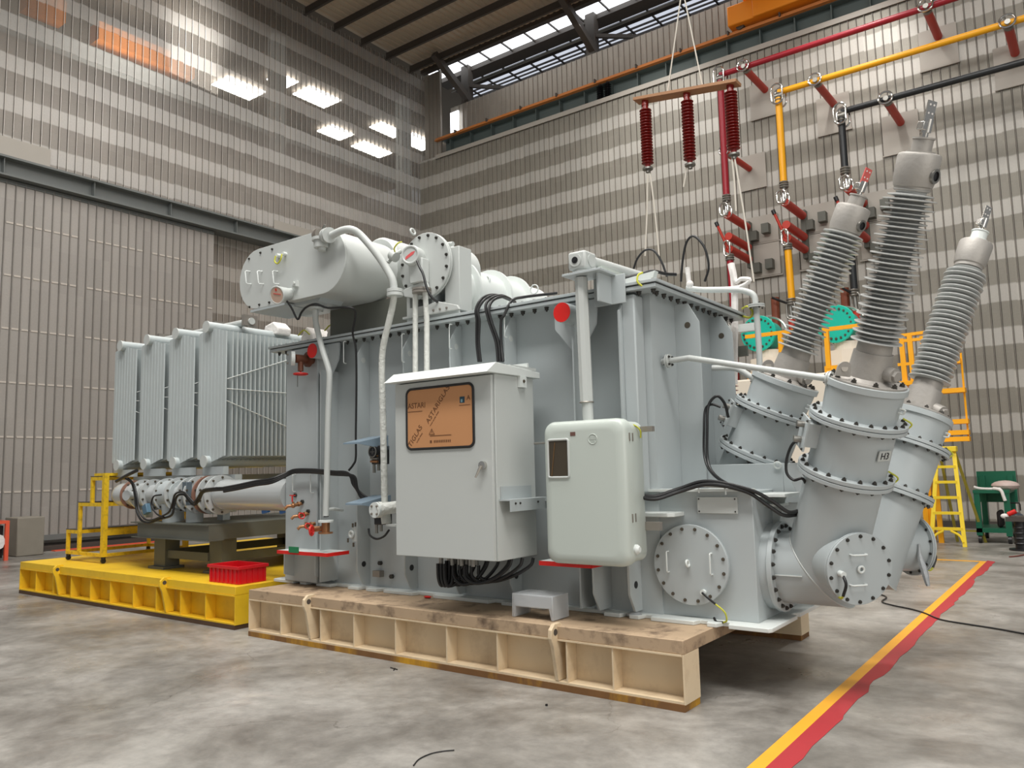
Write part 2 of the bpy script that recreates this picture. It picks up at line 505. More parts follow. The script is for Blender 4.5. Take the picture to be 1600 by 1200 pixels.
def text(body, loc, size, mat, parent, name='lettering', rot=0.0, ext=0.0008, align='LEFT', normal='-y', shear=0, space=1.0):
    c = bpy.data.curves.new(name, 'FONT'); c.body = body; c.size = size; c.extrude = ext; c.align_x = align
    c.shear = shear; c.space_character = space
    t = bpy.data.objects.new('t', c); COL.objects.link(t)
    me = bpy.data.meshes.new_from_object(t)
    bpy.data.objects.remove(t)
    me.materials.clear(); me.materials.append(mat)
    o = bpy.data.objects.new(name, me); COL.objects.link(o)
    Rm = Matrix.Rotation(math.pi / 2, 4, 'X') @ Matrix.Rotation(rot, 4, 'Z')
    if normal != '-y': Rm = normal @ Matrix.Rotation(rot, 4, 'Z')
    me.transform(Rm)
    if parent: o.parent = parent
    o.location = V(loc) - wl(parent); WL[o.name] = V(loc)
    return o

# ================================================================== SETTING
XL, YR = -19.8, 21.2
WALLM = cladding('striped_cladding_right', 0)
WALLL = cladding('striped_perforated_cladding_left', 1, see=0.55, light=(188, 184, 178), dark=(148, 142, 134))
WALLU = cladding('plain_cladding_upper', 0, bands=False, dark=(158, 151, 141))
DOORM = cladding('sliding_door_cladding', 1, bands=False, dark=(164, 159, 153), light=(164, 159, 153))

m = MB(); m.add([(-40, -8, 0), (12, -8, 0), (12, 26, 0), (-40, 26, 0)], [(0, 1, 2, 3)])
m.add([(-40, -8, -.2), (12, -8, -.2), (12, 26, -.2), (-40, 26, -.2)], [(3, 2, 1, 0)])
struct('floor', m, concrete(), smooth=False)


def ribs(a, b, nrm, z0, z1, pitch=0.2025, rw=0.034, rh=0.03, start=0.0):
    """one sheet wall with upstanding ribs, run from a to b in plan, ribs towards nrm"""
    a = V(a); b = V(b); nrm = V(nrm); L = (b - a).length; t = (b - a).normalized()
    pts = [(0, 0)]; x = start
    while x + rw < L:
        if x > 0.01: pts += [(x, 0), (x + .006, -.035), (x + .012, rh), (x + rw - .012, rh), (x + rw - .006, -.035), (x + rw, 0)]
        x += pitch
    pts.append((L, 0))
    vs = []; fs = []
    for s_, h in pts:
        p = a + t * s_ + nrm * h
        vs += [(p.x, p.y, z0), (p.x, p.y, z1)]
    n = len(pts)
    fs = [(2 * i, 2 * i + 2, 2 * i + 3, 2 * i + 1) for i in range(n - 1)]
    m = MB(); m.add(vs, fs); m.nrib = [i for i in range(n - 1) if (pts[i][1] > 0.01 and pts[i + 1][1] > 0.01)]
    bk = a - nrm * .06; bk2 = b - nrm * .06
    m.add([(bk.x, bk.y, z0), (bk2.x, bk2.y, z0), (bk2.x, bk2.y, z1), (bk.x, bk.y, z1)], [(0, 1, 2, 3)])
    return m




def ribstruct(name, m, mat, ribmat):
    o = struct(name, m, mat, smooth=False); o.data.materials.append(ribmat)
    for i in m.nrib: o.data.polygons[i].material_index = 1
    return o


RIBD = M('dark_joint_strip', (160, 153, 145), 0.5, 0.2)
RIBL = M('painted_rib_glint', (214, 208, 200), 0.35, 0.2)  # specular glint of the left-wall ribs, put into their colour
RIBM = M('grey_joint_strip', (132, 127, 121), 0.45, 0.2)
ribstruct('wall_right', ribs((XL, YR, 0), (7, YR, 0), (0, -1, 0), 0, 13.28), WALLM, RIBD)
struct('wall_back', ribs((XL + .85, 22.05, 0), (7, 22.05, 0), (0, -1, 0), 13.9, 15.48), WALLU, smooth=False)
struct('wall_corner', ribs((XL, 21.5, 0), (XL + .85, 21.5, 0), (0, -1, 0), 13.28, 16.8), WALLU, smooth=False)


def one_sided(a, b, nrm, z0, z1, **k):
    m = ribs(a, b, nrm, z0, z1, **k); m.v = m.v[:-4]; m.f = m.f[:-1]; return m


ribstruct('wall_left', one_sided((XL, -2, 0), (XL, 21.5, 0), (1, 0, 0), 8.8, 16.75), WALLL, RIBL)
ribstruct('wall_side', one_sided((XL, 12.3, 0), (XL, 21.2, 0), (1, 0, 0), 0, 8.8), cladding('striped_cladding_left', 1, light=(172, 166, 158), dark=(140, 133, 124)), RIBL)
# sliding door leaf with seven girts
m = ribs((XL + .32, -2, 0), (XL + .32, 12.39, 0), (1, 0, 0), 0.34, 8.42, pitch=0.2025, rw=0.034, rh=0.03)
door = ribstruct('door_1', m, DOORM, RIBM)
m = MB()
for z in (1.36, 2.58, 3.80, 5.02, 6.24, 7.45):
    y = -2.0
    while y < 12.2:
        m.box(XL + .318, XL + .333, y + .05, y + .195, z - .02, z + .02); y += 0.2025 * (1 if int(y * 3) % 5 else 2)
m.build('door_girt', M('pale_girt_strip', (196, 188, 178), 0.5), door, smooth=False)
m = MB(); m.box(XL + .2, XL + .36, -2, 12.39, 0.24, 0.36); m.box(XL + .2, XL + .345, -2, 12.39, 8.35, 8.44)
m.build('door_rail', BEAMG, door)
# floor track below the door
m = MB(); m.box(XL + .1, XL + .5, -2, 21.1, 0.0, 0.03); m.box(XL + .15, XL + .22, -2, 21.1, .03, .16); m.box(XL + .38, XL + .45, -2, 21.1, .03, .12)
struct('trim_1', m, DARKST)
m = MB(); m.box(XL + .55, XL + .75, 8.3, 12.5, 0.0, 0.02)
struct('trim_2', m, REDO)
# header beam over the door
m = MB(); m.box(XL + .02, XL + .55, -2, 15.3, 8.88, 8.93); m.box(XL + .02, XL + .55, -2, 15.3, 8.46, 8.50); m.box(XL + .3, XL + .34, -2, 15.3, 8.5, 8.9)
for i in range(9): m.box(XL + .34, XL + .5, -1 + i * 2.0, -.985 + i * 2.0, 8.5, 8.88)
struct('trim_3', m, BEAMG)
# flat patch plates on the left wall
for i, (y0, y1, z0, z1) in enumerate([(4.0, 8.15, 8.95, 9.55), (14.6, 16.4, 8.75, 9.4)]):
    m = MB(); m.box(XL + .03, XL + .05, y0, y1, z0, z1); struct('trim_%d' % (4 + i), m, PATCH)
# skirting at the foot of the right wall
m = MB(); m.box(XL, 7, YR - .06, YR, 0, .16); m.box(XL, 7, YR - .1, YR - .06, .0, .05); struct('baseboard_right', m, DARKST)
# flashing ledge over the striped wall, crane girder, rail
m = MB(); m.box(XL + .85, 7, YR - .06, 22.0, 13.26, 13.31); m.box(XL + .85, 7, YR - .07, YR - .05, 13.16, 13.31)
struct('trim_6', m, PATCH)
m = MB(); m.box(XL + .85, 7, 21.75, 21.8, 13.31, 14.02); m.box(XL + .85, 7, 21.5, 22.0, 13.98, 14.02)
for i in range(27): m.box(XL + 1.2 + i * .98, XL + 1.235 + i * .98, 21.55, 21.75, 13.31, 13.98)
girder = MB.build(m, 'trim_7', GIRD, None); girder['kind'] = 'structure'
m = MB(); m.box(XL + .6, 7, 21.42, 21.54, 14.03, 14.12); m.box(XL + .6, 7, 21.36, 21.6, 14.0, 14.035)
struct('trim_8', m, ORAIL)
for i in range(16):
    x = XL + 1.6 + i * 1.5
    tag(MB().box(x, x + .04, 21.33, 21.62, 14.03, 14.16).build('rail_clip', DARKST), 'small dark clip holding the orange crane rail', 'clip', 'rail clips along the crane rail')


def post(x, y, z0, n, label):
    t = thing('insulator_post', label, 'insulator', (x, y, z0))
    m = MB(); prof = [(0, .03)]
    for k in range(n): prof += [(.03 + k * .075, .03), (.045 + k * .075, .12), (.06 + k * .075, .03)]
    m.lathe((x, y, z0), (0, 0, 1), prof + [(n * .075 + .05, .03)], 14); m.build('sheds', BLACKM, t, smooth=False)
    MB().cyl((x, y, z0 + n * .075 + .05), (x, y, z0 + n * .075 + .1), .05, 12).build('cap', DARKST, t)


post(AY(938, 150, 21.5).x, 21.5, 13.32, 8, 'black ribbed insulator standing left on the crane girder ledge')
post(AY(950, 150, 21.5).x, 21.5, 13.32, 8, 'black ribbed insulator standing right on the crane girder ledge')

# roof: corrugated sheet, purlins, knee struts and glazing
def roofsheet():
    m = MB(); x = XL; vs = []; fs = []; k = 0
    while x < 7:
        for dx, dz in ((0, 0), (.13, 0), (.16, .05), (.22, .05)):
            vs += [(x + dx, -6, 16.88 + dz), (x + dx, 21.45, 16.98 + dz)]; k += 1
        x += .25
    fs = [(2 * i, 2 * i + 1, 2 * i + 3, 2 * i + 2) for i in range(k - 1)]
    return m.add(vs, fs)


struct('ceiling', roofsheet(), ROOFM, smooth=False)
PUR = []
m = MB()
for i in range(10):
    y = 20.7 - i * 1.23
    m.box(XL, 7, y - .02, y + .0, 16.62, 16.9); m.box(XL, 7, y - .08, y + .0, 16.6, 16.62); m.box(XL, 7, y, y + .08, 16.86, 16.88)
struct('trim_9', m, DARKST)
m = MB()
m.box(XL, 7, 21.3, 21.5, 16.84, 17.0); m.box(XL, 7, 22.3, 22.9, 16.82, 17.0); m.box(XL, 7, 23.2, 23.5, 16.92, 17.0)
m.box(XL, 7, 24.3, 24.4, 15.0, 17.2); m.box(XL, 7, 23.75, 23.8, 16.9, 16.96); m.box(XL, 7, 24.0, 24.04, 16.9, 16.96)
for x in (-18.3, -12.75, -7.2, -1.6, 3.9):
    m.bar((x, 20.4, 16.75), (x + .1, 22.3, 15.6), .22, .22); m.box(x - .15, x + .2, 22.1, 22.4, 14.0, 17.0)
    m.bar((x + .1, 22.2, 16.2), (x + 2.6, 22.9, 15.55), .12, .12)
struct('trim_10', m, DARKST)
m = MB()
for i in range(26):
    x = XL + .6 + i * 1.02
    m.bar((x, 21.5, 16.96), (x + .02, 24.4, 16.9), .05, .06)
struct('trim_11', m, DARKST)
m = MB(); m.box(XL, 7, 21.55, 22.3, 17.0, 17.02); struct('window_1', m, SKYP)
m = MB(); m.box(XL, 7, 22.85, 23.2, 17.0, 17.02); m.box(XL, 7, 23.4, 24.3, 17.0, 17.02); struct('window_2', m, SKYG)
m = MB(); m.tube([(XL, 23.1, 16.85), (7, 23.1, 16.85)], .06, 12); struct('trim_12', m, STEEL)

# neighbouring bay seen faintly through the perforated sheet
NB = M('neighbour_bay_wall', (120, 112, 102), 0.8)
m = MB(); m.box(-36, -35.8, 0, 30, 0, 18); struct('wall_neighbour', m, NB)
m = MB(); m.box(-36, -19.9, 0, 30, 17.1, 17.2); struct('ceiling_neighbour', m, NB)
for i, (x0, x1, y0, y1) in enumerate([(-26.9, -25.8, 16.9, 18.6), (-24.9, -24.1, 18.0, 18.9), (-25.1, -24.0, 19.4, 21.0), (-27.1, -26.1, 22.3, 23.6), (-27.2, -26.3, 24.4, 26.2), (-25.0, -24.2, 23.5, 25.0), (-25.0, -23.9, 25.2, 26.9)]):
    m = MB(); m.box(x0, x1, y0, y1, 16.95, 17.0); struct('window_%d' % (3 + i), m, SKYN)
m = MB()
for y in (16.15, 22.45): m.box(-22.3, -21.9, y, y + .5, 0, 17)
m.box(-24.7, -24.4, 0, 28, 15.1, 15.16); m.box(-24.6, -24.5, 0, 28, 14.6, 15.1)
struct('trim_13', m, M('neighbour_steel_glow', (176, 178, 172), 0.6, emit=0.12))  # steel given a faint glow of its own to look lit
OG = M('orange_crane_paint_far', (250, 150, 60), 0.5)
t = thing('overhead_crane', 'orange crane seen faintly through the perforated left wall', 'crane', (-24.5, 12.5, 15.2))
MB().box(-24.9, -24.3, 11.3, 14.6, 15.45, 16.05).build('bridge_beam', OG, t)
MB().box(-24.8, -24.3, 9.2, 10.3, 15.5, 16.2).build('end_truck', OG, t)
MB().prism([(-26.5, 13.4, 17.0), (-26.5, 15.2, 17.0), (-26.5, 15.2, 16.7), (-26.5, 13.2, 16.95)], (-.5, 0, 0)).build('trolley', OG, t)

# painted floor lines
yw0, yw1 = AZ(1168.5, 1198.5, 0).x, AZ(1198, 1198.5, 0).x
m = MB(); m.box(yw0, yw1, 1.5, 14.45, 0, .003); m.box(-8.0, yw0, 14.33, 14.45, 0, .003)
struct('trim_14', m, LINEY, smooth=False)
m = MB(); x1 = AZ(1240, 1198.5, 0).x; y = 1.5
pl = [(yw1, 1.5)]; pr = []
while y < 14.6:
    pr.append((x1 + random.uniform(-.014, .012) - (.035 if int(y * 2.3) % 7 == 0 else 0), y)); y += random.uniform(.05, .3)
m.prism([(yw1, 14.55, .001), (yw1, 1.5, .001)] + [(a, b, .001) for a, b in pr], (0, 0, .002))
struct('trim_15', m, LINER, smooth=False)

# ================================================================== GEAR ON THE RIGHT WALL
YB = 19.6


def ring_oval(m, c, w, h, r=.03):
    pts = []
    for i in range(28):
        a = 2 * math.pi * i / 28
        x = math.cos(a) * w; z = math.sin(a) * w + (h - w) * (1 if math.sin(a) >= 0 else -1)
        pts.append((c[0] + x, c[1], c[2] + z))
    m.tube(pts, r, 8, True)


def busbar(colour, mt, x, z, xend, posts, n):
    t = thing('busbar', '%s tubular busbar, %s on the striped wall' % (colour, n), 'busbar', (x, YB, 5.8), 'busbars on the striped wall')
    MB().cyl((x, YB, z), (xend, YB, z), .075, 16).build('horizontal_tube', mt, t)
    MB().cyl((x, YB, z - .15), (x, YB, 8.6), .085, 16).build('vertical_tube', mt, t)
    MB().cyl((x, YB, 6.93), (x + .02, YB, 5.6), .085, 16).build('lower_tube', mt, t)
    m = MB(); ring_oval(m, (x, YB - .12, z - .08), .14, .26, .025); ring_oval(m, (x + .02, YB + .12, z - .1), .14, .26, .025)
    m.build('grading_ring', CHROME, t)
    m = MB(); m.cyl((x - .08, YB, z - .1), (x + .1, YB, z - .1), .09, 12)
    for k in range(3): m.torus((x, YB, z - .05 - k * .08), (0, 0, 1), .08, .02, 16, 6)
    m.build('elbow_clamp', STEEL, t)
    for zz in (8.56, 6.96, 5.56):
        m = MB()
        for k in range(3): m.torus((x, YB, zz - .05 + k * .06), (0, 0, 1), .09, .028, 16, 6)
        m.cyl((x, YB, zz - .1), (x, YB, zz + .1), .07, 12); m.build('end_clamp', STEEL, t)
    for px in posts:
        i = thing('post_insulator', 'red post insulator carrying the %s busbar off the wall%s' % (colour, posts[px]), 'insulator', (px, YB + .4, z - .1), 'post insulators of the busbars')
        MB().cyl((px, YB + .15, z - .03), (px + .02, YR - .06, z - .03), .095, 16).build('insulator_body', INSO, i)
        m = MB(); m.torus((px, YB - .12, z), (0, 1, -.1), .15, .026, 28, 8)
        m.build('grading_ring', CHROME, i)
        m = MB(); m.cyl((px, YB - .1, z), (px, YB + .17, z - .02), .06, 12); m.cyl((px, YB + .1, z), (px, YB + .2, z - .03), .1, 14)
        m.build('bus_clamp', STEEL, i)
        m = MB(); m.box(px - .42, px + .42, YR - .06, YR - .035, z - .8, z + .22); m.box(px - .44, px + .44, YR - .07, YR - .03, z - .82, z - .79)
        m.build('wall_plate', PATCH, i)


busbar('crimson', BUSR, -7.33, 11.98, 4.0, {-6.66: ' near its left end', -2.36: ' at its right'}, 'topmost of the three')
busbar('yellow', BUSY, -5.83, 11.02, 4.0, {-4.89: ' near its bend', -0.83: ' at the picture edge'}, 'middle of the three')
busbar('black', BUSK, -4.36, 10.06, 4.0, {-3.34: ''}, 'lowest of the three')
# the crimson drop has one more support half way
i = thing('post_insulator', 'red post insulator half way down the vertical crimson tube', 'insulator', (-7.3, YB + .4, 9.8), 'post insulators of the busbars')
MB().cyl((-7.32, YB + .1, 9.85), (-7.2, YR - .08, 9.8), .08, 16).build('insulator_body', INSO, i)
MB().torus((-7.33, YB - .02, 9.88), (0, 1, 0), .13, .022, 24, 8).build('grading_ring', CHROME, i)
MB().box(-7.5, -6.75, YR - .06, YR - .035, 9.2, 10.2).build('wall_plate', PATCH, i)


def switch(x, name):
    t = thing('disconnect_switch', 'wall mounted %s with red insulators and lever' % name, 'switch', (x + .2, YB + .4, 6.8), 'disconnect switches under the busbars')
    m = MB(); m.box(x - .1, x + .85, YR - .07, YR - .04, 7.65, 8.4); m.box(x - .1, x + .85, YR - .07, YR - .04, 6.7, 7.6)
    m.box(x - .15, x + .9, YR - .08, YR - .04, 7.61, 7.64); m.box(x - .15, x + .9, YR - .08, YR - .04, 6.66, 6.69)
    m.build('wall_plate', PATCH, t)
    m = MB(); m.box(x + .02, x + .14, YR - .3, YR - .07, 6.95, 8.25); m.build('mount_rail', DKGREY, t)
    for z in (8.12, 7.54, 7.2):
        MB().cyl((x + .03, YB - .02, z), (x + .08, YR - .3, z - .03), .105, 16).build('insulator', INSO, t)
    for (dx, z) in ((.45, 7.85), (.5, 6.85), (.12, 7.7), (.15, 6.8)):
        MB().box(x + dx, x + dx + .2, YR - .28, YR - .06, z, z + .26).build('mechanism_box', DKGREY, t)
    m = MB(); ring_oval(m, (x - .02, YB - .12, 8.25), .11, .17, .028); ring_oval(m, (x + .04, YB - .0, 8.2), .1, .15, .025)
    m.cyl((x, YB, 8.6), (x, YB, 8.1), .05, 12); m.build('contact_clip', CHROME, t)
    m = MB(); ring_oval(m, (x, YB - .1, 7.2), .08, .2, .022); m.build('contact_clip', CHROME, t)
    m = MB(); m.cyl((x - .22, YB - .1, 7.86), (x + .0, YB, 7.2), .035, 10); m.build('operating_lever', INSO, t)
    MB().cyl((x - .25, YB - .11, 7.95), (x - .215, YB - .1, 7.84), .05, 10).build('lever_tip', BLACKM, t)
    m = MB(); ring_oval(m, (x + .02, YB - .05, 5.35), .1, .22, .025); m.cyl((x, YB, 5.6), (x + .02, YB, 5.1), .055, 12)
    m.build('lower_clip', STEEL, t)
    MB().cyl((x + .02, YB, 5.12), (x + .05, YB, 0.0), .085, 14).build('lower_insulator', INSR if x < -7 else INSO, t)


switch(-7.36, 'switch under the crimson busbar')
switch(-5.86, 'switch under the yellow busbar')
switch(-4.35, 'switch under the black busbar')
# rods hinged off the yellow and black drops
for (a, b, c, s) in ((AY(1206, 465, 19.4), AY(1238, 477, 19.6), AY(1204, 505, 19.4), 'yellow'), (AY(1316, 450, 19.4), AY(1338, 462, 19.6), AY(1313, 500, 19.4), 'black')):
    m = MB(); m.cyl(a, b, .03, 8); m.build('earthing_rod', BLACKM)
    o = COL.objects[-1]; tag(o, 'thin black rod angled off the foot of the %s busbar' % s, 'rod')
    o = MB().cyl(a + V((-.02, .3, .05)), V((a.x - .02, a.y + .3, 0.0)), .1, 10).build('brown_post', M('brown_post_paint_' + s, (126, 66, 44), 0.6)); tag(o, 'rust brown post behind the foot of the %s busbar' % s, 'post')

# hanging row of insulators
YH = 12.0
a, b = AY(994, 158, YH), AY(1154, 129, YH)
a = V((a.x, YH, (a.z + b.z) / 2 + .02)); b = V((b.x, YH, a.z))
bm_ = MB().bar(AY(994, 158, YH), AY(1154, 129, YH), .24, .05)
o = bm_.build('timber_spreader_beam', WOODB); tag(o, 'varnished timber beam hung on ropes with three insulators below', 'beam')
for k, (px, top, bot) in enumerate([(1008, 164, 262), (1073, 150, 256), (1141, 136, 240)]):
    p = AY(px, top, YH); q = AY(px, bot, YH); L = p.z - q.z
    t = thing('hanging_insulator', 'dark red ribbed insulator hanging %s under the timber beam' % ('left', 'in the middle', 'right')[k], 'insulator', (p.x, YH, q.z), 'insulators under the timber beam')
    prof = [(0, .045)]; n = 19
    for j in range(n):
        s0 = .05 + j * (L - .12) / n; prof += [(s0, .05), (s0 + .014, .104), (s0 + .020, .104), (s0 + .030, .055)]
    m = MB(); m.lathe((p.x, YH, q.z), (0, 0, 1), prof + [(L, .05)], 20); m.build('sheds', INSR, t, smooth=False)
    m = MB(); m.cyl((p.x, YH, q.z - .05), (p.x, YH, q.z - .02), .09, 18); m.cyl((p.x, YH, q.z - .1), (p.x, YH, q.z - .04), .04, 10); m.build('end_fitting', STEEL, t)
    MB().cyl((p.x, YH, p.z - .02), (p.x, YH, p.z + .1), .06, 12).build('top_fitting', INSR, t)
ap = AY(1066, -20, YH)
for k, (q, nm) in enumerate(((AY(1043, 146, YH), 'left'), (AY(1098, 136, YH), 'right'))):
    o = MB().tube([ap, q], .012, 6).build('suspension_rope', ROPE); tag(o, '%s rope slanting up from the timber beam' % nm, 'rope')
for k, (x0, y0, x1, y1, nm) in enumerate([(1012, 272, 1008, 400, 'left'), (1016, 272, 1030, 400, 'left inner'), (1072, 262, 1068, 292, 'middle'), (1143, 240, 1150, 330, 'right'), (1147, 242, 1178, 440, 'right outer')]):
    p = AY(x0, y0, YH); q = AY(x1, y1, YH)
    o = MB().tube(spline([p, (p + q) / 2 + V((.01, 0, 0)), q], 4), .014, 6).build('hanging_rope', ROPE); tag(o, 'thin white rope hanging down from the %s insulator' % nm, 'rope', 'ropes hanging from the insulators')

# overhead crane, right
t = thing('overhead_crane', 'orange overhead crane end resting on the rail at upper right', 'crane', (-5.0, 21.4, 14.13))
m = MB(); p0 = AY(1140, 35, 21.4)
x0 = p0.x
m.box(x0, x0 + .95, 21.2, 21.6, 14.2, 14.8); m.build('end_truck', ORANGE, t, bevel=.03)
m = MB(); m.box(x0 + .75, x0 + 3.4, 21.15, 21.65, 14.2, 14.95); m.build('end_carriage', ORANGE, t, bevel=.03)
m = MB(); m.box(x0 + .6, x0 + 1.5, 13.5, 21.4, 14.95, 16.3); m.box(x0 + .45, x0 + 1.65, 13.5, 21.5, 14.9, 14.97)
m.build('bridge_girder', ORANGE, t)
m = MB()
for xx in (x0 + .3, x0 + 2.9): m.cyl((xx, 21.38, 14.22), (xx, 21.56, 14.22), .12, 16)
m.build('wheel', DARKST, t)
for q in ((x0 + 3.7, 14.25), (x0 + 4.5, 14.45)):
    MB().box(q[0], q[0] + .2, 21.3, 21.5, q[1], q[1] + .12).build('limit_switch', YELL, t)
# narrow window with a lamp behind near the corner
m = MB(); m.box(XL + .95, XL + 1.35, 21.9, 21.95, 14.3, 15.2); struct('window_10', m, SKYP)

# ================================================================== PLATFORMS
def platform(name, label, x0, x1, y0, y1, top, bay_x, lug_x, mat, deck_mat, skid, web_back=.13, deck_t=.09, endpost=.24):
    t = thing(name, label, 'platform', ((x0 + x1) / 2, (y0 + y1) / 2, 0))
    zb = .046
    m = MB(); m.box(x0, x1, y0, y1, top - deck_t, top); m.build('deck', deck_mat, t, bevel=.004)
    m = MB(); m.box(x0 + .02, x1 - .02, y0 + web_back, y0 + web_back + .012, zb, top - deck_t)      # web
    m.box(x0 + .013, x1 - .013, y0 + .001, y0 + endpost - .001, zb + .0005, zb + .018)                                                   # bottom flange
    m.box(x0 + .013, x1 - .013, y0 - .006, y0 + endpost, top - deck_t - .014, top - deck_t - .0005)                        # lip
    m.box(x0, x0 + .012, y0, y0 + endpost, zb + .0005, top - deck_t - .0005)
    m.box(x1 - .012, x1, y0, y0 + endpost, zb + .0005, top - deck_t - .0005)
    m.build('side_beam', mat, t)
    for x in bay_x: MB().box(x - .006, x + .006, y0 + .004, y0 + web_back, zb + .018, top - deck_t - .012).build('stiffener', mat, t)
    m = MB(); m.box(x0, x1, y1 - endpost, y1, zb, top - deck_t); m.build('rear_beam', mat, t)
    for x in (x0 + .3, (x0 + x1) / 2, x1 - .9): MB().box(x, x + .12, y0 + endpost, y1 - endpost, top - deck_t - .18, top - deck_t).build('cross_beam', mat, t)
    for x in lug_x:
        m = MB(); pts = []
        for i in range(9):
            a = math.pi * i / 8
            pts.append((x + .0, y0 - .035 + .035 * -math.cos(a) * -1, 0))
        # lifting eye plate, tapering down to the bottom flange, leaning out of the beam
        zt = top - .01
        P = [(x - .016, y0 + .1, zt - .02), (x - .016, y0 + .04, zt + .03), (x - .016, y0 - .03, zt + .03), (x - .016, y0 - .075, zt - .01), (x - .016, y0 - .08, zt - .07),
             (x - .016, y0 - .05, zt - .13), (x - .016, y0 - .0, zb + .02), (x - .016, y0 + .1, zb + .02)]
        m.prism(P, (.032, 0, 0)); m.build('lifting_lug', mat, t, bevel=.004)
        m = MB(); m.torus((x, y0 - .025, zt - .03), (1, 0, 0), .03, .012, 16, 6); m.cyl((x - .018, y0 - .025, zt - .03), (x + .018, y0 - .025, zt - .03), .024, 14)
        m.build('lug_eye', DARKST, t)
    for (ya, yb_) in ((y0 - .004, y0 + endpost), (y1 - endpost, y1)): MB().box(x0 + .005, x1 - .005, ya, yb_, 0.0, zb).build('timber_skid', skid, t)
    return t


def xs(pxs, y, py=950): return [AY(p, py, y).x for p in pxs]


platform('steel_platform', 'long beige steel platform under the grey transformer', -7.01, -2.295, 4.92, 7.65, .455,
         [AY(px, py, 4.92).x for px, py in ((438, 950), (552, 970), (617, 980), (697, 995), (776, 1005), (957, 1045), (500, 960), (885, 1030))],
         [AY(484, 930, 4.92).x, AY(868, 990, 4.92).x], BEIGE, BEIGET, TIMBER)
platform('steel_platform', 'yellow steel platform under the radiators with a red crate on top', -12.6, -7.385, 5.02, 9.2, .443,
         [AY(px, py, 5.02).x for px, py in ((55, 910), (82, 915), (110, 915), (140, 925), (171, 930), (207, 935), (243, 940), (281, 945), (320, 955))],
         [AY(92, 890, 5.02).x, AY(259, 915, 5.02).x], YEL, YEL, TIMBERD)

# red crate on the yellow platform
c0, c1 = AZ(334, 909, .443), AZ(382, 914, .443); c2 = AZ(411, 903, .443)
t = thing('plastic_crate', 'red plastic crate at the right edge of the yellow platform', 'crate', ((c0 + c2) / 2))
cx0, cx1, cy0, cy1, cz, ch = -8.02, -7.48, 5.12, 5.47, .445, .19
m = MB()
m.box(cx0, cx1, cy0, cy1, cz, cz + .015)
for (a0, a1, b0, b1) in ((cx0, cx1, cy0, cy0 + .01), (cx0, cx1, cy1 - .01, cy1), (cx0, cx0 + .01, cy0, cy1), (cx1 - .01, cx1, cy0, cy1)): m.box(a0, a1, b0, b1, cz, cz + ch - .02)
for k in range(7):
    x = cx0 + .03 + k * (cx1 - cx0 - .07) / 6; m.box(x, x + .012, cy0 - .012, cy0, cz + .01, cz + ch - .03)
for k in range(5):
    y = cy0 + .03 + k * (cy1 - cy0 - .07) / 4; m.box(cx1, cx1 + .012, y, y + .012, cz + .01, cz + ch - .03)
m.build('crate_body', REDCR, t)
m = MB()
m.box(cx0 - .02, cx1 + .02, cy0 - .02, cy0 + .008, cz + ch - .035, cz + ch); m.box(cx0 - .02, cx1 + .02, cy1 - .008, cy1 + .02, cz + ch - .035, cz + ch)
m.box(cx0 - .02, cx0 + .008, cy0, cy1, cz + ch - .035, cz + ch); m.box(cx1 - .008, cx1 + .02, cy0, cy1, cz + ch - .035, cz + ch)
m.build('crate_rim', REDCR, t, bevel=.004)

# wheeled yellow steps standing on the yellow platform
t = thing('wheeled_steps', 'yellow wheeled step ladder standing on the yellow platform', 'steps', (-11.5, 5.9, .443))
A0, A1 = AZ(110, 877, .443), AZ(168, 881, .443)
sx0, sx1, sy0, sy1 = -12.16, -11.08, 5.44, 6.7
zb = .443 + .09; T = .045
m = MB()
for (x0, x1, y0, y1) in ((sx0, sx1, sy0, sy0 + T), (sx0, sx1, sy1 - T, sy1), (sx0, sx0 + T, sy0, sy1), (sx1 - T, sx1, sy0, sy1)): m.box(x0, x1, y0, y1, zb, zb + T)
m.build('base_frame', YELS, t)
for k, (x, z) in enumerate(((sx0, .88), (sx0 + .34, 1.27), (sx0 + .68, 1.63))):
    for y in (sy0, sy1 - T): MB().box(x, x + T, y, y + T, zb if k < 2 else 1.27, z - .02).build('upright', YELS, t)
    x2 = (x + .36) if k == 0 else sx1 - .075
    m = MB(); m.box(x, x2, sy0, sy0 + T, z - .05, z); m.box(x, x2, sy1 - T, sy1, z - .05, z); m.box(x, x + T, sy0, sy1, z - .05, z); m.box(x2 - T, x2, sy0, sy1, z - .05, z); m.build('tread_frame', YELS, t)
    MB().box(x - .01, x + .34, sy0 + .0, sy1, z, z + .012).build('tread', DARKST, t)
for y in (sy0, sy1 - T): MB().box(sx1 - .07, sx1, y, y + T + .02, zb, 1.68).build('upright', YELS, t)
MB().box(sx1 - .3, sx1, sy0, sy1, 1.64, 1.68).build('top_plate', YELS, t)
MB().box(sx1 - T, sx1 - .01, sy0 + .05, sy1 - .05, .82, .9).build('cross_bar', YELS, t)
for x in (sx0 + .03, sx1 - .03):
    for y in (sy0 + .03, sy1 - .03):
        m = MB(); m.cyl((x, y, zb), (x, y, zb - .03), .03, 12); m.cyl((x - .015, y, .443 + .035), (x + .015, y, .443 + .035), .033, 14); m.build('caster', BLACKM, t)

# ================================================================== TRANSFORMER TANK
YT, YO, YBK = 5.55, 5.38, 7.1
ZP = .456; ZT = 2.965
tank = thing('transformer_tank', 'large grey ribbed steel transformer tank standing on the beige platform', 'transformer', (-4.6, 6.3, ZP))
MB().box(-7.08, -2.74, YT, YBK, ZP + .03, ZT).build('tank_wall', GREY, tank)
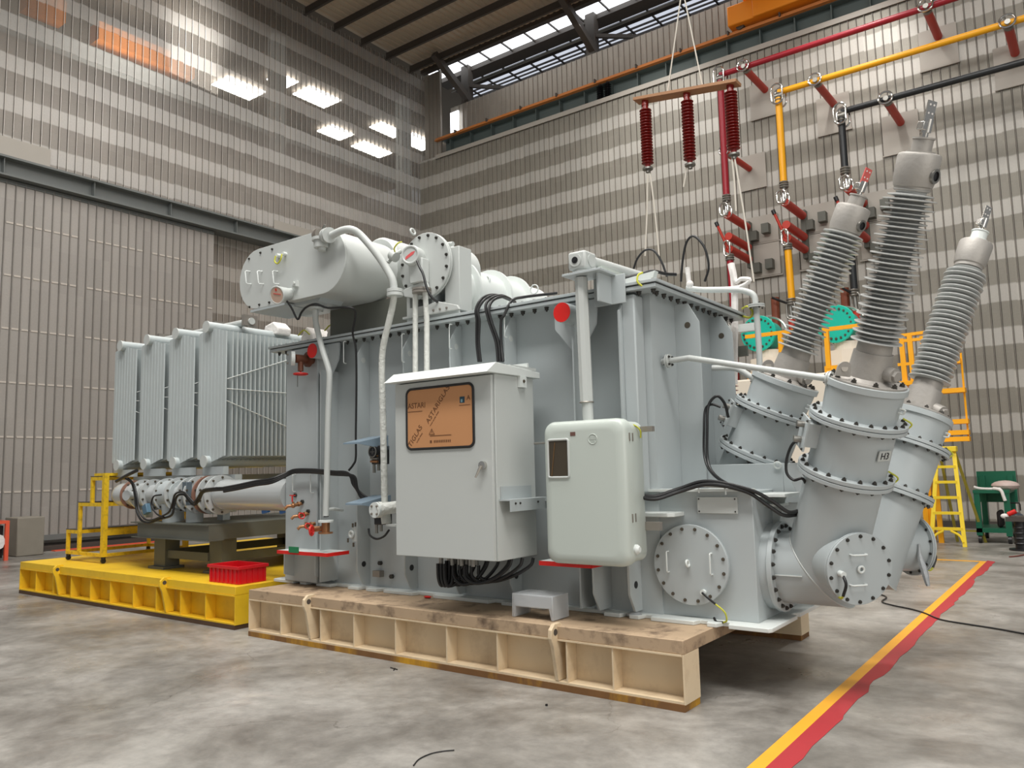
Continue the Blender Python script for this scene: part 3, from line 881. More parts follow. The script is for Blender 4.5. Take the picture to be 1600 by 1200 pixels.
# base plate with notched front edge
out = [(-1.88, YBK + .05), (-7.2, YBK + .05), (-7.3, YT - .02)]
for (a, b) in ((-7.3, -6.93), (-6.86, -6.72), (-6.6, -6.35), (-6.12, -5.93), (-5.86, -5.68), (-5.62, -5.2), (-4.98, -4.3), (-4.2, -3.72), (-3.2, -3.02), (-2.98, -2.86), (-2.8, -2.42), (-2.36, -2.25), (-2.2, -1.88)):
    out += [(a, YT - .055), (a + .02, YT - .13), (b - .02, YT - .13), (b, YT - .055 if b < -1.9 else YT - .1)]
out += [(-1.88, 6.0), (-1.93, 6.02), (-1.93, 6.08), (-1.89, 6.1), (-1.89, 6.7), (-1.93, 6.74)]
m = MB(); m.prism([(a, b, ZP) for a, b in out], (0, 0, .03))
m.build('base_plate', WHITEP, tank, bevel=.004)
# cover flange in two layers with gasket line
cov = MB().box(-7.34, -2.585, YO - .02, 7.26, ZT + .03, ZT + .055).build('cover', GREY, tank, bevel=.003)
MB().box(-7.32, -2.6, YO, 7.24, ZT + .022, ZT + .03).build('gasket', BLACKM, tank)
rim = MB().box(-7.32, -2.6, YO - .01, 7.24, ZT - .01, ZT + .022).build('tank_rim', GREY, tank, bevel=.003)
for i in range(38):
    x = -7.24 + i * .124
    bolt_at(rim, (x, YO + .06, ZT - .01), (0, 0, -1), .017, .035, BOLTD)
m = MB()
for i in range(38): m.cyl((-7.24 + i * .124, YO + .06, ZT + .055), (-7.24 + i * .124, YO + .06, ZT + .075), .015, 6)
m.build('bolts_on_top', BOLTM, cov, smooth=False)['kind'] = 'stuff'
for i in range(13): bolt_at(rim, (-2.67, YO + .15 + i * .13, ZT - .01), (0, 0, -1), .017, .035, BOLTD)


def plate_x(x, z0, z1, y0=YO, th=.014, chT=.16, chB=.14, hole=True, mat=GREY, yb=YT):
    """vertical stiffener standing out of the front wall with chamfered ends"""
    m = MB()
    m.prism([(x, yb, z1), (x, y0 + .10, z1), (x, y0, z1 - chT), (x, y0, z0 + chB), (x, y0 + .08, z0), (x, yb, z0)], (th, 0, 0))
    o = m.build('stiffener', mat, tank, bevel=.002)
    if hole:
        for z in (z1 - .2, z0 + .2):
            MB().cyl((x + th, (y0 + yb) / 2, z), (x + th + .002, (y0 + yb) / 2, z), .028, 16).build('drain_hole', BLACKM if z < 1 else GREY2, o)
    return o


zt = ZT - .03
for x in (-5.93, -5.28, -4.69, -4.06, -3.34):
    plate_x(x, ZP + .05, zt)
plate_x(-2.93, ZP + .05, 2.93, y0=YO - .02, th=.02, chT=.12)
# closed box channels at the ends of the front wall
def channel(x0, x1, y0, z0, z1, mat=GREY):
    m = MB(); m.box(x0, x1, y0, YT, z0, z1); return m.build('box_stiffener', mat, tank, bevel=.012)
channel(-7.04, -6.52, YO, ZP + .03, ZT - .02)
channel(-2.915, -2.80, YO + .02, 1.4, ZT - .03)
MB().prism([(-6.46, YT, ZP + .04), (-6.46, YO - .08, ZP + .12), (-6.46, YO - .08, .80), (-6.46, YT, .80)], (.014, 0, 0)).build('stiffener', GREY, tank)
MB().prism([(-6.9, YT, ZP + .04), (-6.9, YO - .12, ZP + .12), (-6.9, YO - .12, .80), (-6.9, YT, .80)], (.014, 0, 0)).build('stiffener', GREY, tank)
# jacking shelf with red edge
q0, q1 = AY(450, 856, 5.2), AY(535, 860, 5.2)
js = MB().box(-6.88, -6.12, 5.17, 5.45, .80, .83).build('jacking_shelf', WHITEP, tank)
m = MB(); m.box(-6.885, -6.115, 5.162, 5.17, .795, .83); m.box(-6.12, -6.11, 5.165, 5.45, .795, .83); m.build('red_edge', RED, js)
MB().box(-6.68, -6.53, 5.15, 5.162, .815, .875).build('green_block', M('green_tag', (30, 120, 76), .5), js)
js = MB().box(-3.56, -3.1, 5.12, 5.45, .86, .89).build('jacking_shelf', WHITEP, tank)
m = MB(); m.box(-3.565, -3.095, 5.112, 5.12, .855, .89); m.box(-3.1, -3.09, 5.115, 5.45, .855, .89); m.build('red_edge', RED, js)
plate_x(-3.19, ZP + .05, .86, y0=5.28, chT=.01, hole=False)
# lifting trunnions with red ends
for (px, py, r, xl) in ((488, 548, .078, 0), (878, 488, .082, 0)):
    c = AY(px, py, YO - .13)
    m = MB(); m.cyl((c.x, c.y, c.z), (c.x, YT, c.z), r, 28); tr = m.build('lifting_trunnion', GREY, tank)
    MB().cyl((c.x, c.y - .004, c.z), (c.x, c.y + .002, c.z), r * .97, 28).build('red_cap', RED, tr)
    m = MB(); m.prism([(c.x - .17, YO + .02, ZT - .02), (c.x + .24, YO + .02, ZT - .02), (c.x + .22, YO + .02, c.z - .1), (c.x + .05, YO + .02, c.z - .36), (c.x - .17, YO + .02, c.z - .1)], (0, .02, 0))
    m.build('trunnion_plate', GREY, tank)
    m = MB(); m.box(c.x + .04, c.x + .055, YO - .06, YT, ZP + .06, c.z - .2); m.build('stiffener', GREY, tank)
# little cable handles
for (px, y0_, y1_, off, pd) in ((537, 534, 568, 4, -.035), (628, 522, 566, 4, -.035), (702, 507, 545, 4, -.035), (788, 492, 527, 4, -.035), (462, 741, 768, 0, -.04), (490, 735, 770, 0, -.04), (994, 725, 768, 0, -.04)):
    m = MB(); handle(m, AY(px + off, y0_, YO), AY(px + off, y1_, YO), (0, pd, 0), .005); m.build('cable_handle', WHITEP, tank)
# end wall stiffeners
for y in (5.995, 6.72):
    m = MB(); m.prism([(-2.74, y, ZT - .04), (-2.62, y, ZT - .04), (-2.53, y, ZT - .2), (-2.53, y, 1.42), (-2.74, y, 1.42)], (0, .015, 0))
    o = m.build('stiffener', GREY, tank)
    MB().cyl((-2.63, y - .002, ZT - .22), (-2.63, y, ZT - .22), .026, 14).build('drain_hole', BOLTM, o)
MB().box(-2.74, -2.71, 7.0, 7.1, 1.0, ZT - .02).build('stiffener', GREY, tank)
# lower extension carrying the bushing turrets
XE = -2.015
ext = MB(); ext.prism([(-2.82, YT + .02, ZP + .03), (XE, YT + .02, ZP + .03), (XE, YT + .02, 1.405), (-2.82, YT + .02, 1.42)], (0, 1.42, 0))
ext.build('lower_box', GREY, tank, bevel=.004)
m = MB(); m.box(-2.80, -1.93, 6.02, 6.70, 1.3, 1.6); m.prism([(-1.93, 6.02, 1.6), (-1.93, 6.02, 1.3), (-1.8, 6.02, 1.3)], (0, .68, 0)); m.build('upper_box', GREY, tank, bevel=.004)
m = MB(); m.box(-2.34, -1.9, 5.8, 6.02, 1.285, 1.305); m.box(XE, -1.80, 5.62, 5.98, 1.36, 1.385); m.prism([(-2.02, 5.98, 1.0), (-1.9, 5.98, 1.36), (-2.02, 5.98, 1.36)], (0, .015, 0))
m.build('gusset_shelf', WHITEP, tank, bevel=.003)
m = MB(); m.prism([(-2.99, 5.36, 1.225), (-2.58, 5.36, 1.225), (-2.54, 5.4, 1.225), (-2.54, 5.57, 1.225), (-2.99, 5.57, 1.225)], (0, 0, .03)); m.build('gusset_shelf', WHITEP, tank, bevel=.004)
m = MB(); m.box(-2.8, XE + .01, 5.5, 5.62, 1.405, 1.425); m.build('top_lip', WHITEP, tank)
e = MB().torus(AY(1215, 727, 6.0), (0, 1, .3), .025, .008, 16, 8).build('lifting_eye', WHITEP, tank)
# manhole
mc = V((-2.487, YT - .01, .872))
man = MB().cyl(mc, mc - V((0, .03, 0)), .292, 56).build('manhole_cover', GREY, tank, bevel=.003)
MB().cyl(mc + V((0, .03, 0)), mc, .275, 48).build('manhole_neck', GREY, tank)
bolt_ring(man, mc - V((0, .03, 0)), (0, -1, 0), .262, 16, .011, .016)
m = MB()
for dx in (-.17, .17): handle(m, (mc.x + dx, mc.y - .03, mc.z + .09), (mc.x + dx, mc.y - .03, mc.z - .06), (0, -.035, 0), .006)
m.build('lifting_handle', WHITEP, man)
m = MB(); m.torus((mc.x - .01, mc.y - .05, mc.z + .01), (1, 0, .2), .022, .009, 18, 8); m.build('lifting_eye', WHITEP, man)
m = MB(); m.cyl((mc.x + .10, mc.y - .03, mc.z - .19), (mc.x + .10, mc.y - .06, mc.z - .19), .02, 14); m.build('earth_stud', WHITEP, man)
p = V((mc.x + .10, mc.y - .065, mc.z - .19))
MB().tube(spline([p, p + V((.05, -.02, -.03)), p + V((.1, -.01, -.07))], 6), .008, 8).build('wire_sleeve', BLACK, man)
MB().tube(spline([p + V((.1, -.01, -.07)), p + V((.165, -.01, -.12)), p + V((.17, .01, -.18)), p + V((.14, .02, -.2))], 6), .0065, 8).build('earth_wire', YGW, man)
MB().tube(spline([p + V((.14, .02, -.2)), p + V((.09, .02, -.2)), p + V((.06, .05, -.18))], 6), .009, 8).build('wire_sleeve', BLACK, man)
# blank plate above the manhole
a = AY(1093, 777, YT); b = AY(1160, 806, YT)
pl = MB().box(-2.425, -2.12, YT - .004, YT + .02, 1.245, 1.365).build('blank_plate', GREY2, tank, bevel=.002)
for x in (-2.41, -2.135):
    for z in (1.26, 1.35): bolt_at(pl, (x, YT - .004, z), (0, -1, 0), .005, .006, BOLTD)
# bracket rails beneath the cabinet and the drive box
m = MB(); a = AY(781, 765, 5.3)
m.box(-3.733, -3.62, 4.84, 5.37, 1.36, 1.372); m.box(-3.63, -3.62, 4.84, 5.37, 1.28, 1.36); m.box(-3.733, -3.0, 5.3, 5.38, 1.34, 1.36); m.build('mounting_rail', GREY, tank)
br_ = MB().box(-3.733, -3.715, 4.86, 5.25, 1.372, 1.47).build('mounting_bracket', GREY, tank)
for dx in (4.9, 4.96, 5.2): bolt_at(tank, (-3.62, dx, 1.34), (1, 0, 0), .008, .01, BOLTD)
# drain spigot and small square boss
c = AY(549, 835, 5.42)
m = MB(); m.cyl(c, (c.x, YT, c.z), .03, 16); m.torus(c, (0, 1, 0), .03, .012, 18, 8); m.box(c.x + .0, c.x + .06, c.y + .01, c.y + .03, c.z - .07, c.z + .07); m.build('drain_spigot', GREY2, tank)
for dx, dz in ((0.02, .09), (-.05, -.06), (.03, -.1), (.06, .1)): MB().cyl((c.x + dx, c.y, c.z + dz - .02), (c.x + dx, c.y, c.z + dz + .02), .01, 8).build('stud', BOLTM, tank)
c = AY(592, 896, YT - .02); MB().box(c.x - .05, c.x + .05, YT - .06, YT, c.z - .03, c.z + .03).build('earth_boss', BRK, tank)
for (px, py) in ((592, 880), (610, 901), (460, 774), (471, 784), (480, 799), (505, 805)):
    c = AY(px, py, YO - .02 if px < 520 else YT - .03); MB().cyl(c, c + V((0, .06, 0)), .022, 6).build('square_plug', BOLTD, tank)
# plain equipment standing on the cover: pedestal boxes, wrapped junction bits
m = MB(); m.box(AY(516, 500, 5.6).x, -5.15, 5.6, 6.1, ZT + .055, 3.36); m.build('conservator_pedestal', DKGREY, tank)
m = MB(); m.box(-5.2, -4.78, 5.6, 5.9, ZT + .055, 3.3); m.box(-4.93, -4.9, 5.42, 5.62, ZT + .05, 3.72); m.build('support_bracket', GREY, tank)

# ================================================================== HIGH-VOLTAGE BUSHINGS
def unit(a): return V(a).normalized()


def bushing(B, d, t1, label, low, nozzle_dir=None, K=1.0, n=26, r2=.150, plate=None, red_tip=False, vent=True, ct=-1, wrapped_tip=False):
    """B, d: axis; t1: distance along the axis to the lower flange; low(): builds what carries it"""
    B = V(B); d = unit(d); P = lambda t: B + d * (t1 + t * K)
    side = d.cross(V((-.3, 1, 0))).normalized()
    t = thing('bushing_turret', label, 'bushing', P(-.3 if nozzle_dir is None else -t1))
    low(t, B, d, t1)
    R = .255
    MB().lathe(P(.02), d, [(0, R), (.36, R)], 48).build('middle_tube', GREY, t)
    f = MB().lathe(P(-.03), d, [(0, .315), (.027, .315), (.027, .3), (.033, .3), (.033, .315), (.06, .315)], 56).build('lower_flange', GREY, t, bevel=.002)
    bolt_ring(f, P(.03), d, .288, 18, .014, .02, BOLTD, both=.06)
    f = MB().lathe(P(.36), d, [(0, .315), (.025, .315), (.025, .3), (.031, .3), (.031, .315), (.056, .315)], 56).build('upper_flange', GREY, t, bevel=.002)
    bolt_ring(f, P(.416), d, .288, 20, .013, .018, BOLTD, both=.056)
    MB().lathe(P(.41), d, [(0, .238), (.20, .248), (.20, .264), (.245, .264), (.245, .252)], 56).build('upper_tube', GREY, t, bevel=.003)
    cap = MB().lathe(P(.655), d, [(0, .25), (.012, .25), (.012, .14)], 48).build('top_plate', ALU, t)
    e1, e2, _ = frame(d)
    for k in range(10):
        a = 2 * math.pi * (k + .3) / 10
        bolt_at(cap, P(.667) + (e1 * math.cos(a) + e2 * math.sin(a)) * .215, d, .016, .026, BOLTD)
    for k, a in enumerate((math.atan2(e2.dot(-CR), e1.dot(-CR)), math.atan2(e2.dot(CR), e1.dot(CR)))):
        v = (e1 * math.cos(a) + e2 * math.sin(a)); c = P(.667) + v * .2 - CF * .07
        m = MB(); n_ = v.cross(d)
        pts = []
        for q in range(13):
            b = math.pi * q / 12; pts.append(c + v * (.045 * math.cos(b)) + d * (.055 + .045 * math.sin(b)))
        pts = [c + v * .05] + pts + [c - v * .05]
        if k == 0:
            m.prism([p - CF * .01 for p in pts], CF * .02); m.build('lifting_lug', ALU, cap)
            MB().cyl(c + d * .055 - CF * .012, c + d * .055 + CF * .012, .022, 16).build('lug_hole', PATCH, cap)
        else:
            m.cyl(P(.72) - CF * .08 + v * .06, P(.70) - CF * .17 + v * .1, .05, 20); m.cyl(P(.72) - CF * .1 + v * .07, P(.695) - CF * .19 + v * .11, .036, 6); m.build('test_tap', ALU, cap)
    # bushing base
    MB().lathe(P(.667), d, [(0, .17), (.02, .135), (.19, .125), (.19, .112), (.26, .108)], 40).build('bushing_base', ALU, t)
    # porcelain with alternating sheds
    t0 = .92; t2 = 1.89; st = (t2 - t0) / n; q = min(1, st / .0373)
    prof = [(0, .105), (t0 - .86, .10)]
    prof = [(0.86 - .86, .108), (.03, .105), (.04, .10)]
    for k in range(n):
        s0 = t0 - .86 + k * st; r = .160 if k % 2 == 0 else r2
        prof += [(s0, .088), (s0 + .007 * q, .112), (s0 + .0115 * q, r - .003), (s0 + .0135 * q, r), (s0 + .0205 * q, r), (s0 + .0225 * q, r - .004), (s0 + .026 * q, .112), (s0 + .032 * q, .088)]
    prof += [(t2 - .86 + .005, .09), (t2 - .86 + .02, .11)]
    MB().lathe(P(.86), d, prof, 48).build('porcelain', PORC, t, ang=40)
    # expansion head
    MB().lathe(P(1.90), d, [(0, .105), (.025, .105), (.03, .115), (.075, .125), (.21, .128), (.225, .122), (.232, .104)], 40).build('expansion_head', ALU, t, bevel=.002)
    if vent:
        v = (-CF * .9 + CR * .6).normalized(); v = (v - d * v.dot(d)).normalized()
        c = P(2.0) + v * .112
        m = MB(); m.lathe(c, v, [(0, .045), (.024, .045), (.024, .03)], 24, cap=False); m.build('sight_rim', STEEL, t)
        MB().lathe(c, v, [(0, .032), (.016, .032)], 20).build('sight_glass', BLACKM, t)
    MB().lathe(P(2.13), d, [(0, .085), (.012, .085), (.012, .06), (.085, .06), (.085, .066), (.095, .066)], 28).build('terminal_base', ALU if not wrapped_tip else WHITEP, t)
    k_ = .85
    MB().lathe(P(2.225), d, [(0, .02), (.03, .02), (.03, .032), (.11, .032)], 18).build('terminal_stud', CHROME, t)
    x_ = CR - d * CR.dot(d); x_ = (x_ + CF * .35).normalized(); y_ = d.cross(x_).normalized()
    fl = MB().obox(P(2.385), (d, x_, y_), (.058, .034, .005)).build('terminal_palm', RED if red_tip else CHROME, t) if red_tip != 'soft' else MB().obox(P(2.385), (d, x_, y_), (.058, .032, .005)).build('terminal_palm', M('red_film_on_palm', (205, 96, 90), .4), t)
    for a in (-.03, .02):
        for b in (-.015, .015): MB().cyl(P(2.40 + a) + x_ * b - y_ * .007, P(2.40 + a) + x_ * b + y_ * .007, .006, 10).build('palm_hole', CLOTH, fl)
    m = MB(); m.obox(P(2.29) - x_ * .025, (d, x_, y_), (.025, .03, .025)); m.build('clamp', CHROME, t, bevel=.005)
    # current-transformer terminal box on the left
    if ct:
        v = (-CR * 1.0 + CF * .12).normalized(); v = (v - d * v.dot(d)).normalized(); wv = d.cross(v)
        bx = MB().obox(P(.245) + v * .285, (v, d, wv), (.045, .085, .07)).build('terminal_box', GREY, t, bevel=.004)
        MB().obox(P(.245) + v * .335, (v, d, wv), (.006, .115, .09)).build('box_lid', GREY, bx)
        for s in (-1, 1): MB().cyl(P(.245 + .055 * s) + v * .33, P(.245 + .055 * s) + v * .39, .022, 12).build('gland', STEEL, bx)
        for a in (-.1, .1):
            for b in (-.075, .075): bolt_at(bx, P(.245 + a) + v * .341 + wv * b, v, .008, .012, BOLTD)
    v = (-CF * .75 + CR * .6).normalized(); v = (v - d * v.dot(d)).normalized(); wv = d.cross(v)
    m = MB(); handle(m, P(.49) + v * .25 - d * -.02, P(.54) + v * .256, v * .035, .007); m.build('wire_hook', WHITEP, t)
    if plate:
        v = (-CF * .9 + CR * .45).normalized(); v = (v - d * v.dot(d)).normalized(); wv = -d.cross(v)
        if wv.dot(CR) < 0: wv = -wv
        pl = MB().obox(P(.22) + v * .262, (v, d, wv), (.004, .036, .058)).build('letter_plate', GREY2, t, bevel=.001)
        Rm = Matrix((wv, d, wv.cross(d))).transposed().to_4x4()
        text(plate, P(.22) + v * .268 - wv * .042 - d * .022, .066, BLACKM, pl, 'engraved_letters', normal=Rm)
    v = (-CF * .35 + CR * .95).normalized(); v = (v - d * v.dot(d)).normalized()
    for (a, b) in (((-.02, .07), (.37, .45)) if plate else ((.37, .45),)):
        m = MB(); m.tube(spline([P(a) + v * .3, P((a + b) / 2 + .01) + v * .33, P(b) + v * (.27 if a > .3 else .262)], 6), .006, 6); m.build('earth_wire', YGW, t)
    return t


def elbow(nd, xf, flange_y):
    def low(t, B, d, t1):
        """horizontal stub, mitred elbow, leaning tube and blanked inspection nozzle"""
        R = .258; h = V((1, 0, 0))
        F0 = V((xf, flange_y, .845)); J = V((B.x, flange_y, .845))
        # mitre plane between the stub (+x) and the leaning tube (d)
        n = (h + d).normalized()
        n_ = 48
        def ringpts(c, ax, e1, e2): return [c + (e1 * math.cos(2 * math.pi * i / n_) + e2 * math.sin(2 * math.pi * i / n_)) * R for i in range(n_)]
        e1 = h.cross(V((0, 0, 1))).normalized(); e2 = e1.cross(h)
        start = ringpts(F0, h, e1, e2)
        mit = [p + h * ((J - p).dot(n) / h.dot(n)) for p in start]
        end = [p + d * ((J + d * (t1 - .03) - p).dot(d)) for p in mit]
        m = MB(); m.add(start + mit, [(i, (i + 1) % n_, (i + 1) % n_ + n_, i + n_) for i in range(n_)])
        m.build('horizontal_stub', GREY, t)
        m = MB(); m.add(mit + end, [(i, (i + 1) % n_, (i + 1) % n_ + n_, i + n_) for i in range(n_)] + [tuple(range(n_, 2 * n_))])
        m.build('leaning_tube', GREY, t)
        MB().tube(mit, .006, 6, True).build('mitre_weld', GREY2, t)
        f = MB().lathe(F0 - h * .01, h, [(0, .325), (.035, .325)], 56).build('stub_flange', GREY, t, bevel=.003)
        bolt_ring(f, F0 + h * .025, h, .295, 20, .014, .02, BOLTD)
        MB().lathe(F0 - h * .07, h, [(0, .31), (.06, .31)], 48).build('box_flange', GREY, t)
        m = MB(); m.bar(F0 + h * .03 + V((0, -.262, -.03)), F0 + h * .22 + V((0, -.262, -.03)), .008, .006); m.build('weld_rib', WHITEP, t)
        nd_ = unit(nd); c = J + d * .10 + V((-.0, 0, .0))
        noz = MB().cyl(c + nd_ * .12, c + nd_ * .36, .205, 48).build('inspection_nozzle', GREY, t)
        fl = MB().lathe(c + nd_ * .36, nd_, [(0, .24), (.014, .24), (.014, .23), (.018, .23), (.018, .24), (.034, .24)], 48).build('nozzle_cover', GREY, t, bevel=.002)
        bolt_ring(fl, c + nd_ * .394, nd_, .218, 14, .011, .014, BOLTD, both=.034)
        s_ = nd_.cross(V((0, 0, 1))).normalized(); u_ = s_.cross(nd_); cc = c + nd_ * .394
        m = MB()
        for k in (-.1, .1): handle(m, cc + u_ * k - s_ * .055 + s_ * .02, cc + u_ * k + s_ * .055 + s_ * .02, nd_ * .03, .006)
        m.build('cover_handle', WHITEP, fl)
        m = MB(); m.torus(cc + nd_ * .012, nd_, .02, .008, 18, 8); m.build('lifting_eye', WHITEP, fl)
        m = MB(); m.cyl(cc + s_ * .15 - u_ * .02, cc + s_ * .15 - u_ * .02 + nd_ * .045, .02, 14); m.build('earth_stud', WHITEP, fl)
        q = cc + s_ * .15 - u_ * .03 + nd_ * .04
        MB().tube(spline([q, q - u_ * .05 + nd_ * .03, q - u_ * .13 + nd_ * .0], 6), .01, 8).build('wire_sleeve', BLACK, fl)
        MB().tube(spline([q - u_ * .13, q - u_ * .15 - nd_ * .02, q - u_ * .15 - nd_ * .05], 5), .008, 8).build('earth_wire', YGW, fl)
    return low


def straight(t, B, d, t1):
    MB().lathe(B + d * (t1 - .42), d, [(0, .25), (.4, .25)], 40).build('base_tube', GREY, t)


bushing((-1.657, 5.92, .845), (.345, -.22, 1), .735, 'nearest grey bushing turret, lettered H3, with tall ribbed porcelain', elbow((.72, -.66, -.12), XE + .07, 5.92), (1, 0, 0), n=34, r2=.136, plate='H3')
bushing((-2.151, 6.35, 1.869), (.475, -.03, 1), -.208, 'grey bushing turret leaning out of the tank top box, left of the three', straight, None, K=.965, red_tip='soft', vent=True)
bushing((-1.555, 6.876, .845), (.350, .206, 1), .558, 'farthest grey bushing turret, right of the three, with a wrapped tip', elbow((.62, .78, -.08), XE + .07, 6.876), (1, 0, 0), K=1.02, vent=False, wrapped_tip=True, ct=-1)
# plastic-wrapped tag bundle hanging off the far nozzle
p0 = AY(1436, 850, 6.95)
m = MB(); m.tube(spline([p0, p0 + V((.0, 0, -.1)), p0 + V((.02, 0, -.2)), p0 + V((.04, 0, -.32))], 4), [.008, .01, .012, .016, .02, .022, .024, .026, .026, .026, .024, .02, .015][:13], 7)
o = m.build('hanging_plastic_bag', WRAPS); tag(o, 'thin grey plastic bag hanging off the far blanked nozzle', 'bag')

# oil pipes from the end wall to the turret heads
def pipe_thing(name, label, cat, pts, r, mat, sp=0, flanges=(), n=12, group=None):
    pts = [V(p) for p in pts]
    t = thing(name, label, cat, pts[-1] if pts[-1].z < pts[0].z else pts[0], group)
    MB().tube(spline(pts, sp) if sp else pts, r, n).build('pipe_run', mat, t)
    for (p, dd, fr) in flanges:
        f = MB().lathe(V(p) - V(dd).normalized() * .015, dd, [(0, fr), (.012, fr), (.012, fr * .9), (.018, fr * .9), (.018, fr), (.03, fr)], 24).build('pipe_flange', mat, t)
        bolt_ring(f, V(p) + V(dd).normalized() * .015, dd, fr * .75, 4, .009, .014, BOLTD, both=.03)
    return t


a = AX(1040, 562, -2.74); b = AY(1296, 592, 5.52)
a2 = AY(1050, 562, 5.66); dn = (b - a2).normalized()
pipe_thing('oil_pipe', 'thin grey oil pipe from the tank end wall to the H3 turret', 'pipe',
           [(-2.74, 5.72, a2.z), (-2.62, 5.70, a2.z), (-2.5, 5.70, a2.z + .005), b - dn * .0], .023, GREY2, 0, [((-2.68, 5.71, a2.z), (1, 0, 0), .055), (b, dn, .05)])
a = AY(1113, 575, 6.2); b = AY(1190, 598, 6.25)
pipe_thing('oil_pipe', 'short grey oil pipe behind, leading to the left turret', 'pipe', [a, AY(1150, 576, 6.22), AY(1175, 590, 6.24), b], .024, GREY2, 5, [(AY(1180, 592, 6.24), b - a, .05)])
# cable from the H3 terminal box
def cable(label, pts, r=.011, mat=BLACK, sp=8, group=None, name='black_cable', cat='cable'):
    o = MB().tube(spline(pts, sp), r, 8).build(name, mat); return tag(o, label, cat, group)


cable('black cable looping from the H3 turret box down to its lower flange', [AY(1256, 690, 5.62), AY(1240, 692, 5.6), AY(1230, 714, 5.6), AY(1229, 738, 5.6), AY(1240, 750, 5.6), AY(1254, 748, 5.6), AY(1262, 764, 5.72)], .010)
YC = 5.30
cable('black cable sagging from the drive box along the tank to the H3 elbow, upper one', [AY(985, 768, 5.25), AY(1020, 776, 5.28), AY(1060, 764, 5.42), AY(1105, 752, 5.48), AY(1170, 765, 5.5), AY(1205, 782, 5.55), AY(1232, 800, 5.62), AY(1252, 797, 5.75)], .014)
cable('black cable sagging from the drive box along the tank to the H3 elbow, lower one', [AY(985, 772, 5.23), AY(1022, 780, 5.26), AY(1062, 768, 5.40), AY(1108, 757, 5.46), AY(1165, 768, 5.5), AY(1200, 790, 5.55), AY(1225, 805, 5.62), AY(1252, 803, 5.75)], .014)
cable('black cable rising in a loop up to the left turret terminal box', [AY(1155, 765, 5.6), AY(1120, 745, 5.75), AY(1106, 720, 5.85), AY(1105, 670, 5.9), AY(1107, 634, 5.95), AY(1120, 619, 5.98), AY(1132, 630, 6.0), AY(1138, 652, 6.05)], .012)
cable('second black cable beside the loop at the left turret', [AY(1150, 766, 5.62), AY(1115, 742, 5.77), AY(1101, 715, 5.87), AY(1100, 670, 5.92), AY(1102, 640, 5.97), AY(1112, 632, 5.98), AY(1126, 636, 6.0)], .010)
m = MB(); handle(m, AY(1092, 770, 5.5), AY(1134, 773, 5.5), (0, 0, .05), .006); tag(m.build('cable_guide', WHITEP), 'pale wire hoop holding the cables over the lower box', 'bracket')

# ================================================================== CABINETS
YF = 4.80
x0, x1, z0, z1 = -4.79, -3.735, .905, 2.36
zt_ = AY(769, 583, YF).z
t = thing('control_cabinet', 'tall pale grey control cabinet with paper-covered window on the tank front', 'cabinet', ((x0 + x1) / 2, 5.07, z0))
MB().box(x0 + .02, x1, YF + .02, 5.34, z0, zt_).build('cabinet_body', GREY2, t, bevel=.004)
dr = MB().box(x0 + .0, x1 - .012, YF - .012, YF + .016, z0 + .004, zt_ - .01).build('door', GREY2, t, bevel=.004)
# sloped rain hood
za = AY(605, 592, 4.7).z
m = MB()
X0, X1 = x0 - .03, x1 + .03
m.prism([(X0, YF - .12, zt_ + .0), (X0, 5.40, zt_ + .0), (X0, 5.40, zt_ + .05), (X0, YF + .0, zt_ + .085)], (X1 - X0, 0, 0)); m.build('rain_hood', WHITEP, t, bevel=.003)
MB().box(X0 + .05, X1 - .02, 5.25, 5.27, zt_ + .05, zt_ + .12).build('hood_flange', WHITEP, t)
MB().box(x1 - .15, x1 + .02, 5.0, 5.36, zt_ + .06, zt_ + .085).build('lifting_angle', GREY2, t)
MB().prism([(x0 + .04, 5.1, zt_ + .06), (x0 + .3, 5.1, zt_ + .07), (x0 + .1, 5.1, zt_ + .12), (x0 + .05, 5.1, zt_ + .12)], (0, .02, 0)).build('lifting_angle', GREYG, t)
pl = MB().box(x1, x1 + .035, 5.12, 5.20, zt_ - .09, zt_ - .0).build('hinge_tab', WHITEP, t); bolt_at(pl, (x1 + .035, 5.16, zt_ - .04), (1, 0, 0), .012, .012)
# window: gasket, paper with print
w0, w1 = AY(638, 612, YF), AY(742, 602, YF); wz1 = AY(690, 604, YF).z; wz0 = AY(690, 700, YF).z
wx0, wx1 = AY(638, 650, YF).x, AY(742, 650, YF).x


def rrect(x0, x1, z0, z1, r, y, n=6):
    out = []
    for cx, cz, a0 in ((x1 - r, z1 - r, 0), (x0 + r, z1 - r, 90), (x0 + r, z0 + r, 180), (x1 - r, z0 + r, 270)):
        for i in range(n + 1):
            a = math.radians(a0 + 90 * i / n); out.append((cx + r * math.cos(a), y, cz + r * math.sin(a)))
    return out


win = MB().prism(rrect(wx0 + .01, wx1 - .01, wz0 + .01, wz1 - .01, .045, YF - .018), (0, .006, 0)).build('window_paper', PAPER, dr, smooth=False)
m = MB(); m.tube(rrect(wx0, wx1, wz0, wz1, .05, YF - .016), .011, 8, True); m.build('window_gasket', BLACKM, dr)
WW = wx1 - wx0; HH = wz1 - wz0
yp = YF - .0195
def tx(s, fx, fz, size, rot=0, mat=PRINT, sp=1.0): return text(s, (wx0 + WW * fx, yp, wz0 + HH * fz), size, mat, dr, 'printed_lettering', rot=rot, ext=.0003, space=sp)
tx('ASTARI', .02, .68, .062); tx('ASTARIGLAS', .34, .40, .062, math.radians(50), sp=1.08)
tx('TIGLAS', .06, .03, .062, math.radians(50), sp=1.08); tx('A', .91, .74, .055)
tx('www acrylic sheet', .37, .36, .02, math.radians(50)); tx('acrylic sheet', .16, .10, .02, math.radians(50))
